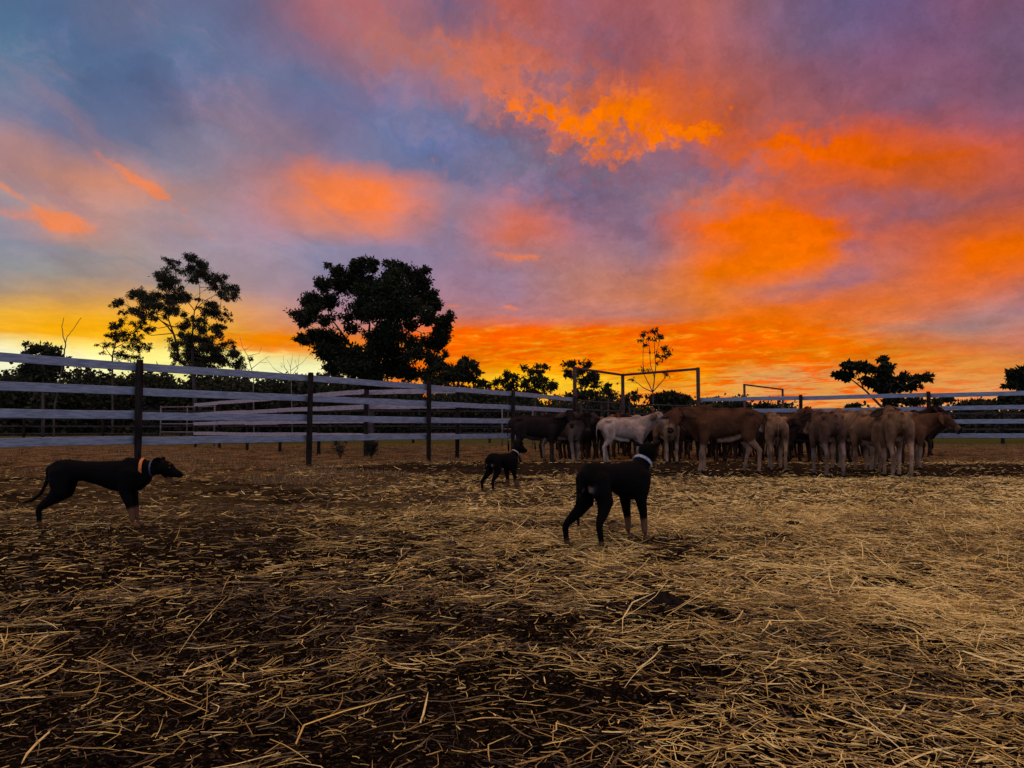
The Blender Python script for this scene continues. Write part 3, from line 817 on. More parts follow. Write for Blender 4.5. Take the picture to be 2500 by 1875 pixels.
# the tall open gum at the left
tree('gum_tree', 'tall open gum tree with forked pale limbs and ragged leaf clumps beyond the left fence', 42.0, (1510, 1430),
 [(1480,100,50,45),(1350,120,50,32,.8),(1340,170,40,30,.6),(1560,150,60,60),(1470,200,55,50),(1570,220,55,35),(1260,235,45,45),(1330,270,75,55),(1280,310,55,50),(1680,240,65,40),
  (1640,300,55,45,.8),(1740,320,50,45),(1800,370,42,32),(1830,330,20,20),(1750,400,30,18),(1070,360,60,45),(1010,385,38,28),(1130,410,75,55),(1230,390,65,50),(1340,370,75,65),
  (1430,400,60,50),(1200,470,55,45),(1290,480,65,45),(1350,490,55,35),(1150,525,75,30,.6),(1090,500,55,32),(1040,490,38,24),(920,430,42,30),(870,455,15,12),(960,510,25,16),
  (1090,590,34,36),(1150,640,38,26),(1030,600,18,16),(1640,450,60,36),(1650,520,46,52),(1600,490,50,34,.7),(1740,520,22,28),(1720,570,22,16),(1400,620,50,34),(1450,600,36,50,.8),
  (1540,570,28,36),(1670,630,46,44),(1690,680,36,26),(1560,640,36,44),(1450,720,55,55),(1560,720,70,60),(1480,800,90,60),(1380,750,50,36,.7),(1340,770,36,34,.7),(1370,860,45,45,.8),
  (1620,800,80,55),(1700,780,60,45),(1560,870,110,50),(1700,870,90,50),(1800,830,50,45),(1850,890,46,36),(1480,930,80,40),(1620,930,90,40)],
 [[(1510,1430),(1500,1100),(1488,900),(1480,780),(1490,650),(1500,500)],[(1488,1000),(1375,880),(1365,760),(1340,680),(1290,620),(1230,570),(1150,540)],[(1340,680),(1300,560),(1330,470)],
  [(1500,500),(1540,420),(1540,320),(1500,180)],[(1500,500),(1440,420),(1380,330),(1350,180)],[(1500,520),(1570,430),(1660,380),(1740,350)],[(1490,650),(1600,540),(1680,480)]],
 leaf=(.14,.30,1.1), per=40, trunk_r=.13, zx=Z, x0=0, y0=600, seed=32, twig_r=.016)
tree('gum_tree', 'small scrubby gum with scattered leaf tufts just above the top rail beside the tall gum', 46.0, (870, 1400),
 [(900,620,50,32),(950,590,30,22),(890,680,55,34),(960,670,52,42),(960,720,46,26),(1040,710,36,32),(820,760,45,24),(785,820,15,12),(1000,770,36,34,.8),(1060,770,36,44),(1140,790,30,26),(920,830,36,34),(980,855,55,24),(1060,860,36,26,.7)],
 [[(870,1400),(868,1080),(865,860),(890,760),(900,700)],[(865,860),(820,800)],[(890,780),(960,750),(1050,760)]],
 leaf=(.15,.3,.9), per=26, trunk_r=.07, zx=Z, x0=0, y0=600, seed=33, twig_r=.016)
tree('bushy_tree', 'round topped bushy tree crossing the top rail near the left frame edge', 70.0, (330, 1420),
 [(300,800,100,30,.7),(400,800,70,30,.7),(220,830,55,32,.7),(300,870,120,36,.8),(300,950,125,50),(430,940,60,60),(330,1010,115,40),(220,930,50,36,.8),(450,860,40,34,.7)],
 [[(330,1420),(335,1100),(330,950),(320,860)],[(330,1000),(240,880)],[(330,960),(420,860)]],
 leaf=(.42,.5,.3), per=11, mat='leaf_far', trunk_r=.16, zx=Z, x0=0, y0=600, seed=34)
# bare dead ones
tree('dead_sapling', 'bare dead forked sapling with two curved stems above the left rails', 34.0, (415, 1420), [],
 [[(415,1420),(420,1240),(450,1100),(480,950),(500,800),(505,750),(485,700),(478,620),(492,555)],[(505,750),(520,700),(560,650),(625,555)]],
 trunk_r=.045, zx=Z, x0=0, y0=600, seed=35, twig_r=.012, barkmat='bark')
tree('dead_tree', 'thin leafless tree with spreading twigs against the bright gap beside the gum', 55.0, (1960, 1400), [],
 [[(1960,1400),(1955,1000),(1910,850),(1870,780),(1850,700)],[(1910,850),(2000,830),(2020,780)],[(1955,960),(2000,900),(2080,850)],[(1890,810),(1940,770)],[(1955,1000),(1900,940),(1890,880)],[(2000,900),(2060,900)]],
 trunk_r=.04, zx=Z, x0=0, y0=600, seed=36, twig_r=.011, barkmat='twig')
tree('dead_tree', 'cluster of bare upright twigs glowing through the yellow gap next to the big tree', 60.0, (360, 1400), [],
 [[(360,1400),(350,1010),(345,940),(360,840)],[(350,1010),(300,940),(290,850)],[(350,1010),(400,950),(415,840)],[(345,940),(320,880)],[(360,960),(440,900),(480,850)],[(400,950),(380,880)],[(300,940),(270,900)],[(360,1010),(230,960),(150,860)]],
 trunk_r=.04, zx=Z, x0=600, y0=600, seed=37, twig_r=.010, barkmat='twig')
# middle distance, right of the big tree
G2 = 'middle distance trees along the far side of the paddock'
tree('paddock_tree', 'dark spreading tree peeping out low behind the big tree toward the gateway', 58.0, (1640, 1440),
 [(1480,880,60,26),(1450,930,80,36),(1540,950,95,36),(1650,960,105,50),(1700,1010,85,45),(1590,1010,95,45),(1690,890,46,34,.6),(1740,920,38,34,.6),(1780,960,36,36,.6),(1830,1060,50,20),(1400,1000,80,40,.6),(1480,1040,90,30)],
 [[(1640,1440),(1640,1120),(1640,1000),(1680,900)],[(1640,1060),(1540,950),(1470,890)]], leaf=(.34,.45,.3), per=15, mat='leaf_far', trunk_r=.14, zx=Z, x0=600, y0=600, seed=41, group=G2)
X3, Y3 = 1180, 780
def t3(label, d, base, cl, lb, seed, leaf=(.25,.45,.4), per=14, tr=.1, **k):
    tree(k.pop('name', 'paddock_tree'), label, d, base, cl, lb, leaf=leaf, per=per, mat='leaf_far', trunk_r=tr, zx=Z, x0=X3, y0=Y3, seed=seed, group=G2, **k)
t3('low rounded tree behind the top rail just left of the first gateway post bushes', 62, (190, 860), [(190,420,50,28),(150,460,50,36),(240,460,50,36),(100,480,30,28),(200,510,90,28),(40,500,30,20,.5),(190,560,90,30)], [[(190,860),(190,600),(190,480),(190,420)]], 42)
t3('wide lumpy tree with little tufts on top, left of the steel gateway', 60, (400, 860), [(320,375,30,18),(430,355,40,18),(490,370,24,14),(380,400,48,26),(440,410,40,24),(400,470,88,36),(470,505,88,44),(540,525,40,28),(330,500,58,36),(360,560,90,30)], [[(400,860),(400,600),(390,480),(420,370)],[(400,500),(330,390)]], 43)
t3('twin topped tree with drooping side lobe behind the first gateway post', 52, (760, 860), [(680,345,55,22),(800,345,48,22),(650,395,30,34),(760,400,50,28),(820,430,48,44),(870,450,28,46),(700,420,30,40,.6),(780,470,56,36),(850,510,38,20),(800,570,85,34),(740,590,78,28),(680,600,60,24)], [[(760,860),(760,640),(750,500),(700,380)],[(755,540),(800,450),(800,360)]], 44)
t3('small round tree silhouetted inside the gateway frame', 60, (965, 860), [(960,510,36,20),(960,545,48,26),(980,580,40,18)], [[(965,860),(965,620),(962,530)]], 45, per=13)
t3('small tree low behind the middle gateway post', 66, (1165, 880), [(1160,570,40,20),(1170,600,60,26),(1100,610,40,18)], [[(1165,880),(1165,650),(1160,580)]], 46)
t3('tall thin sparse gum with wispy red lit tufts standing over the gateway bar', 48, (1310, 880),
 [(1230,110,24,22),(1220,150,18,14),(1320,85,38,17),(1370,120,28,18),(1280,140,20,18),(1340,150,30,16),(1240,190,18,18),(1400,215,38,18),(1420,260,24,28),(1350,270,28,18,.7),(1400,290,28,13,.7),(1240,380,28,12,.7),(1275,390,18,12,.7),(1410,420,24,16,.7),(1150,460,28,12,.6),(1290,250,14,20,.6),(1350,330,20,14,.6)],
 [[(1310,880),(1310,600),(1305,560),(1320,450),(1330,350),(1320,200),(1320,90)],[(1305,560),(1280,500),(1240,430),(1230,300),(1235,150)],[(1310,560),(1360,500),(1410,440),(1420,380)],[(1320,450),(1290,350),(1280,200),(1270,120)],[(1330,350),(1370,300),(1390,230)],[(1305,565),(1240,530),(1190,490),(1150,460)],[(1330,300),(1350,200),(1360,130)]],
 47, leaf=(.22,.3,.9), per=11, tr=.055, name='gum_tree', twig_r=.016)
tree('mounded_bush', 'smooth dark mounded bush behind the gateway under the thin gum', 52.0, (1450, 880),
 [(1420,590,100,30),(1490,610,70,36),(1400,640,130,40),(1520,650,60,40),(1340,610,70,26)], [[(1450,880),(1450,700),(1440,620)]], leaf=(.3,.5,.2), per=22, mat='leaf_far', trunk_r=.1, zx=Z, x0=X3, y0=Y3, seed=48, cat='bush')
# right hand
X4, Y4, Z4 = 1780, 780, .3255
tree('spreading_tree', 'flat topped spreading tree on a leaning forked trunk above the right hand rails', 44.0, (1172, 860),
 [(900,345,50,22),(980,350,78,26),(1040,375,48,26),(830,410,40,22),(890,420,48,26),(1010,440,38,26,.5),(1060,470,40,26,.6),(1150,295,34,22),(1190,360,38,28),(1130,390,56,26,.8),(1190,400,28,20),(1160,450,68,32),(1200,490,105,30),(1300,430,48,17),(1370,450,55,26),(1440,440,55,20),(1490,435,24,24),(1320,510,88,24),(1160,520,56,24),(1230,600,66,32),(1350,620,78,20),(1210,645,38,20),(1430,610,36,13,.7)],
 [[(1172,860),(1165,720),(1150,660),(1080,590),(1010,520),(930,460),(880,420)],[(1010,520),(975,430),(950,370)],[(1172,760),(1190,600),(1210,500),(1200,420),(1160,330)],[(1190,600),(1280,520),(1400,450)]],
 leaf=(.26,.5,.2), per=22, mat='leaf_dark', trunk_r=.10, zx=Z4, x0=X4, y0=Y4, seed=51, twig_r=.02, depth=.5)
tree('leafy_tree', 'dark leafy tree cut by the right frame edge above the rails', 46.0, (2240, 880),
 [(2130,420,46,32),(2190,400,48,32),(2120,490,48,20),(2190,460,60,52),(2260,430,60,70),(2100,605,80,32),(2180,620,90,34),(2260,560,60,60),(2040,620,40,24),(2330,470,80,80),(2330,600,80,60)],
 [[(2240,880),(2240,640),(2230,520),(2190,430)],[(2235,600),(2110,490)]], leaf=(.28,.5,.2), per=22, mat='leaf_dark', trunk_r=.13, zx=Z4, x0=X4, y0=Y4, seed=52, depth=.5)
G4 = 'small trees seen between the right hand rails'
tree('paddock_tree', 'tiny tree crown showing between the two upper rails right of the gateways', 70.0, (930, 860), [(900,650,36,14),(950,645,36,14),(930,665,58,14)], [[(930,860),(930,700),(930,655)]], leaf=(.34,.5,.2), per=16, mat='leaf_far', trunk_r=.08, zx=Z4, x0=X4, y0=Y4, seed=53, group=G4)
tree('paddock_tree', 'low umbrella shaped tree just past the last right fence post', 60.0, (1600, 860), [(1590,598,68,16),(1650,605,30,12),(1550,615,40,14)], [[(1600,860),(1600,680),(1590,610)],[(1600,680),(1650,620)]], leaf=(.3,.5,.2), per=20, mat='leaf_far', trunk_r=.08, zx=Z4, x0=X4, y0=Y4, seed=54, group=G4)
for i, (lb, d, b, cl) in enumerate((
  ('low wide bush between the upper right rails beyond the umbrella tree', 62, (1850,860), [(1760,640,60,26),(1850,620,70,26),(1930,625,60,26),(1990,640,50,24),(1840,660,140,24)]),
  ('scraggly bushes left of the far gate frame legs', 60, (60,860), [(40,600,30,16,.6),(60,640,60,24),(0,650,50,22),(120,650,60,24),(-60,660,60,20)]),
  ('little rounded bush between the legs of the far gate frame', 64, (270,860), [(270,645,50,17),(240,660,50,16),(310,665,40,14)]))):
    tree('bush', lb, d, b, cl, [[b, (b[0], 700), (b[0], 650)]], leaf=(.32,.5,.2), per=20, mat='leaf_far', trunk_r=.06, zx=Z4, x0=X4, y0=Y4, seed=60+i, group=G4, cat='bush')

# ------------------------------------------------------------------ the far wood that closes the paddock
def far_wood():
    prof = [(-700,900),(0,896),(60,905),(150,915),(170,907),(220,900),(300,896),(360,900),(480,905),(600,916),(690,922),(760,915),(900,925),(1100,930),(1190,940),(1240,950),(1340,958),(1420,962),(1500,972),(1560,972),(1680,978),(1760,986),(1900,990),(1960,1004),(2060,1012),(2120,1017),(2200,1010),(2260,998),(2330,986),(2400,984),(2500,980),(3200,960)]
    xs_, ys_ = zip(*prof); rnd = random.Random(5); C = []
    x = -700
    while x < 3200:
        top = np.interp(x, xs_, ys_) + 15 + (10 if x < 620 else 0) + rnd.uniform(-6, 8) + float(vnoise(np.array(x/75.0), np.array(.5), 4)-.5)*38 - (rnd.uniform(6, 18) if rnd.random() < .13 else 0)
        d = rnd.uniform(85, 125); w = rnd.uniform(22, 46)
        p = pt(x, top, d); H = p.z; k = d / FPX
        nz = max(2, int(H / 1.3))
        for j in range(nz):
            zz = H - (j + .5) * H / nz
            C.append(((p.x + rnd.uniform(-.5,.5), d + rnd.uniform(-2, 2), zz), (w*k*(1 if j else .7), 2.0, H / nz * .95), 300 if j else 200))
        x += rnd.uniform(9, 17)
    V, F, S = leaf_cloud(C, .5, .75, .1, 71)
    o = link('far_wood', np_mesh('far_wood', V, F, False, {'shade': S}), None, [M['leaf_far']])
    tag(o, 'low dark mass of far trees closing the paddock along the horizon', 'wood', kind='stuff')
far_wood()

# ------------------------------------------------------------------ weeds by the fence
def weed(label, loc, h, n, seed, mound=False):
    rnd = random.Random(seed); b = Vector((loc[0], loc[1], gz(*loc)))
    t = empty('weed', b); tag(t, label, 'weed', 'weeds under the yard fence')
    mb = MB(); C = []
    for i in range(n):
        a = rnd.uniform(0, 6.28); r = rnd.uniform(.1, .45) * h
        top = Vector((math.cos(a)*r, math.sin(a)*r, h*rnd.uniform(.55, 1)))
        mb.tube([Vector((0,0,-.02)), top*.5 + Vector((0,0,.05*h)), top], [.008, .006, .003], 4)
        for k in range(3): C.append((tuple(top*(.45+.27*k)), (.10*h+.03, .10*h+.03, .08*h+.02), 7))
    mb.build('stem', M['bark'], t)
    V, F, S = leaf_cloud(C, .06, .4, .1, seed)
    link('foliage', np_mesh('foliage', V, F, False, {'shade': S}), t, [M['leaf_gum']])
weed('upright leafy weed growing behind the yard fence left of the big tree trunk', (-4.45, 20.0), .6, 16, 81)
weed('low dark tangle of weeds heaped at the foot of the big tree trunk', (-3.62, 19.9), .5, 44, 82)

# ------------------------------------------------------------------ animals
class Body:
    """rings along bones; all tubes are fused into one skin, then ears, tail tip and eyes are joined on"""
    def __init__(self): self.V = []; self.F = []; self.samples = []; self.nv = 0; self.extra = []
    def tube(self, rings, n=14, ref=None, cap=True):
        """rings: (pos, half width, half height, colour index); rings turn with the path"""
        P = [Vector(r[0]) for r in rings]; m = len(P); rows = []
        for i in range(m):
            t = (P[min(i+1, m-1)] - P[max(i-1, 0)]).normalized()
            rf = Vector(ref) if ref else Vector((0, 1, 0))
            s = (rf - t * rf.dot(t))
            s = s.normalized() if s.length > 1e-5 else Vector((0, 1, 0))
            u = s.cross(t).normalized()
            if abs(t.z) < .75 and u.z < 0: u = -u
            if s.cross(u).dot(t) < 0: s = -s
            rows.append((P[i], s, u, rings[i][1], rings[i][2], t))
            self.samples.append((P[i], (rings[i][1] + rings[i][2]) / 2, rings[i][3]))
        full = []
        if cap:
            p, s, u, a, b, t = rows[0]; r = min(a, b)
            full += [(p - t*r*.75, s, u, a*.35, b*.35), (p - t*r*.45, s, u, a*.78, b*.78)]
        full += [r_[:5] for r_ in rows]
        if cap:
            p, s, u, a, b, t = rows[-1]; r = min(a, b)
            full += [(p + t*r*.45, s, u, a*.78, b*.78), (p + t*r*.75, s, u, a*.35, b*.35)]
        b0 = self.nv
        for p, s, u, a, b in full:
            for k in range(n):
                an = 2*math.pi*k/n
                self.V.append(p + s*math.cos(an)*a + u*math.sin(an)*b)
        for i in range(len(full)-1):
            for k in range(n):
                k2 = (k+1) % n
                self.F.append((b0+i*n+k, b0+i*n+k2, b0+(i+1)*n+k2, b0+(i+1)*n+k))
        self.F.append(tuple(b0+k for k in range(n))[::-1]); e = b0 + (len(full)-1)*n
        self.F.append(tuple(e+k for k in range(n)))
        self.nv += n*len(full)
    def ball(self, p, r, c=0, sx=1, sy=1, sz=1):
        b0 = self.nv; N = 8; K = 12
        for i in range(1, N):
            th = math.pi*i/N
            for k in range(K):
                a = 2*math.pi*k/K
                self.V.append(Vector(p) + Vector((math.sin(th)*math.cos(a)*sx, math.sin(th)*math.sin(a)*sy, math.cos(th)*sz))*r)
        for i in range(N-2):
            for k in range(K):
                k2 = (k+1) % K
                self.F.append((b0+i*K+k, b0+(i+1)*K+k, b0+(i+1)*K+k2, b0+i*K+k2))
        self.F.append(tuple(b0+k for k in range(K))); e = b0+(N-2)*K
        self.F.append(tuple(e+k for k in range(K))[::-1])
        self.nv += K*(N-1)
        self.samples.append((Vector(p), r, c))
    def flap(self, root, tip, side, width, thick, curl, c, n=8):
        """an ear: a cupped leaf from root to tip, SIDE across it"""
        root, tip, side = Vector(root), Vector(tip), Vector(side)
        t = (tip-root); L = t.length; tn = t.normalized(); side = (side - tn*side.dot(tn)).normalized(); nn = tn.cross(side)
        prof = [(0, .45), (.15, .72), (.35, 1.0), (.6, .9), (.82, .55), (1.0, .08)]
        V = []; F = []
        for f, w in prof:
            for j in range(5):
                q = (j-2)/2
                base = root + t*f + side*q*width*w + nn*(curl*width*(q*q)*w - thick*.5)
                V.append(base); 
        for f, w in prof:
            for j in range(5):
                q = (j-2)/2
                V.append(root + t*f + side*q*width*w + nn*(curl*width*(q*q)*w + thick*.5*(1-abs(q)*.6)))
        m = len(prof)*5
        for i in range(len(prof)-1):
            for j in range(4):
                a = i*5+j
                F.append((a, a+1, a+6, a+5)); F.append((m+a, m+a+5, m+a+6, m+a+1))
            for j in (0, 4):
                a = i*5+j
                F.append((a, a+5, m+a+5, m+a) if j == 0 else (a, m+a, m+a+5, a+5))
        F.append((0, m, m+1, 1)); F.append((1, m+1, m+2, 2)); F.append((2, m+2, m+3, 3)); F.append((3, m+3, m+4, 4))
        self.extra.append((V, F, c, 0))
    def bead(self, p, r, slot, c=0):
        V = []; F = []; N = 6; K = 8
        for i in range(1, N):
            th = math.pi*i/N
            for k in range(K):
                a = 2*math.pi*k/K
                V.append(Vector(p) + Vector((math.sin(th)*math.cos(a), math.sin(th)*math.sin(a), math.cos(th)))*r)
        for i in range(N-2):
            for k in range(K):
                k2 = (k+1) % K; F.append((i*K+k, (i+1)*K+k, (i+1)*K+k2, i*K+k2))
        F.append(tuple(range(K))); F.append(tuple((N-2)*K+k for k in range(K))[::-1])
        self.extra.append((V, F, c, slot))
    def skin(self, name, voxel, palette, mats, smooth=3):
        me = bpy.data.meshes.new('raw'); me.from_pydata([tuple(v) for v in self.V], [], self.F)
        o = bpy.data.objects.new('raw', me); COL.objects.link(o)
        m = o.modifiers.new('r', 'REMESH'); m.mode = 'VOXEL'; m.voxel_size = voxel
        m = o.modifiers.new('s', 'SMOOTH'); m.factor = .6; m.iterations = smooth
        dg = bpy.context.evaluated_depsgraph_get(); dg.update()
        ev = o.evaluated_get(dg).to_mesh()
        nv = len(ev.vertices); co = np.empty(nv*3, np.float32); ev.vertices.foreach_get('co', co); co = co.reshape(-1, 3)
        polys = [tuple(p.vertices) for p in ev.polygons]
        o.evaluated_get(dg).to_mesh_clear()
        bpy.data.objects.remove(o); bpy.data.meshes.remove(me)
        SP = np.array([tuple(s[0]) for s in self.samples], np.float32); SR = np.array([s[1] for s in self.samples], np.float32)
        SCL = np.array([palette[s[2]] for s in self.samples], np.float32)
        D = np.maximum(np.linalg.norm(co[:, None, :] - SP[None], axis=2) - SR[None]*.95, .004)
        Wt = 1 / D**3.2; Wt /= Wt.sum(1, keepdims=True)
        colr = Wt @ SCL
        V = [tuple(v) for v in co]; F = polys; slot = [0]*len(F); C = list(map(tuple, colr))
        for ev_, ef, c, sl in self.extra:
            b = len(V); V += [tuple(v) for v in ev_]; F = F + [tuple(b+i for i in f) for f in ef]
            slot += [sl]*len(ef); C += [palette[c]]*len(ev_)
        out = bpy.data.meshes.new(name); out.from_pydata(V, [], F)
        out.polygons.foreach_set('use_smooth', [True]*len(F)); out.polygons.foreach_set('material_index', slot)
        a = out.attributes.new('coat', 'FLOAT_COLOR', 'POINT')
        a.data.foreach_set('color', np.concatenate([np.array(C, np.float32), np.ones((len(C), 1), np.float32)], 1).ravel())
        for q in mats: out.materials.append(q)
        out.update()
        return out

def coat_mat(scale, mott, rough, bd, spec=.25, sheen=.15):
    def f(T, p):
        v = obj_vec(T)
        n = T.noise(v, scale, 5, .65); n2 = T.noise(T.vmath('MULTIPLY', v, (1, 1, .35)), scale*9, 3, .7)
        c = attr(T, 'coat', 'Color')
        k = T.math('MULTIPLY', T.rng(n, .3, .7, 1-mott, 1+mott, smooth=False), T.rng(n2, .3, .7, .82, 1.18, smooth=False))
        T.put(p.inputs['Base Color'], T.vmath('SCALE', c, k))
        p.inputs['Roughness'].default_value = rough; p.inputs['Specular IOR Level'].default_value = spec
        bump(T, p, n2, .35, bd)
    return f
M['hide'] = material('calf_hide', coat_mat(3.0, .60, .95, .012, .06))
M['dog_coat'] = material('dog_coat', coat_mat(8, .15, .85, .003, .05))
M['eye'] = material('dark_eye', lambda T, p: (p.inputs['Base Color'].__setattr__('default_value', (.006,.005,.004,1)), p.inputs['Roughness'].__setattr__('default_value', .15)))
M['hoof'] = M['eye']

def rotv(v, yaw, pitch):
    """turn a head-space vector (x forward) by pitch (down positive) then yaw"""
    x, y, z = v
    x, z = x*math.cos(pitch) + z*math.sin(pitch), -x*math.sin(pitch) + z*math.cos(pitch)
    return Vector((x*math.cos(yaw) - y*math.sin(yaw), x*math.sin(yaw) + y*math.cos(yaw), z))

PAL = {  # body, pale underside and legs, dark face/points, muzzle ring, nose, ear, stripe
 'brown':  [(0.0794,0.0349,0.0141), (0.1488,0.0930,0.0524), (0.0595,0.0256,0.0113), (0.1290,0.0837,0.0484), (0.0099,0.0070,0.0048), (0.0744,0.0372,0.0181), (0.0546,0.0232,0.0101)],
 'red':    [(0.1054,0.0372,0.0174), (0.1364,0.0744,0.0434), (0.0558,0.0198,0.0105), (0.1860,0.1240,0.0806), (0.0186,0.0124,0.0099), (0.0868,0.0372,0.0217), (0.0434,0.0174,0.0099)],
 'fawn':   [(0.1850,0.1054,0.0499), (0.2329,0.1550,0.0848), (0.1370,0.0744,0.0349), (0.2329,0.1612,0.0949), (0.0206,0.0136,0.0090), (0.1507,0.0868,0.0449), (0.1028,0.0527,0.0249)],
 'bigbrown':[(0.0651,0.0285,0.0120), (0.2100,0.1283,0.0720), (0.0525,0.0228,0.0104), (0.1260,0.0760,0.0440), (0.0126,0.0085,0.0056), (0.0630,0.0304,0.0144), (0.0368,0.0162,0.0080)],
 'rust':   [(.085,.046,.026), (.17,.115,.075), (.06,.026,.013), (.16,.11,.07), (.014,.01,.008), (.07,.035,.02), (.014,.008,.006)],
 'tan':    [(0.1456,0.0814,0.0383), (0.2496,0.1573,0.0847), (0.1040,0.0555,0.0258), (0.2080,0.1295,0.0736), (0.0166,0.0111,0.0066), (0.1248,0.0694,0.0331), (0.0229,0.0111,0.0059)],
 'blackface':[(0.1500,0.1030,0.0696), (0.1800,0.1380,0.0960), (0.0090,0.0064,0.0048), (0.0120,0.0083,0.0064), (0.0400,0.0276,0.0200), (0.0350,0.0221,0.0160), (0.0900,0.0644,0.0400)],
 'white':  [(0.2755,0.2025,0.1400), (0.2850,0.2160,0.1520), (0.2280,0.1620,0.1120), (0.2470,0.1890,0.1360), (0.0142,0.0108,0.0080), (0.1140,0.0720,0.0520), (0.2090,0.1485,0.1040)],
 'black':  [(0.0136,0.0087,0.0068), (0.0217,0.0136,0.0105), (0.0087,0.0056,0.0050), (0.0310,0.0217,0.0174), (0.0062,0.0050,0.0043), (0.0620,0.0372,0.0248), (0.0093,0.0062,0.0050)],
 'grey':   [(0.1488,0.1116,0.0868), (0.1860,0.1488,0.1178), (0.0186,0.0124,0.0099), (0.1240,0.0930,0.0744), (0.0062,0.0050,0.0043), (0.0558,0.0372,0.0279), (0.0930,0.0682,0.0527)],
 'dark':   [(0.0192,0.0100,0.0065), (0.0308,0.0173,0.0115), (0.0115,0.0058,0.0042), (0.0615,0.0423,0.0288), (0.0046,0.0038,0.0031), (0.0192,0.0115,0.0084), (0.0115,0.0061,0.0042)],
 'redface':[(0.1507,0.0846,0.0412), (0.1918,0.1209,0.0679), (0.0685,0.0193,0.0078), (0.2055,0.1270,0.0679), (0.0137,0.0090,0.0058), (0.0685,0.0272,0.0136), (0.0685,0.0302,0.0146)],
}

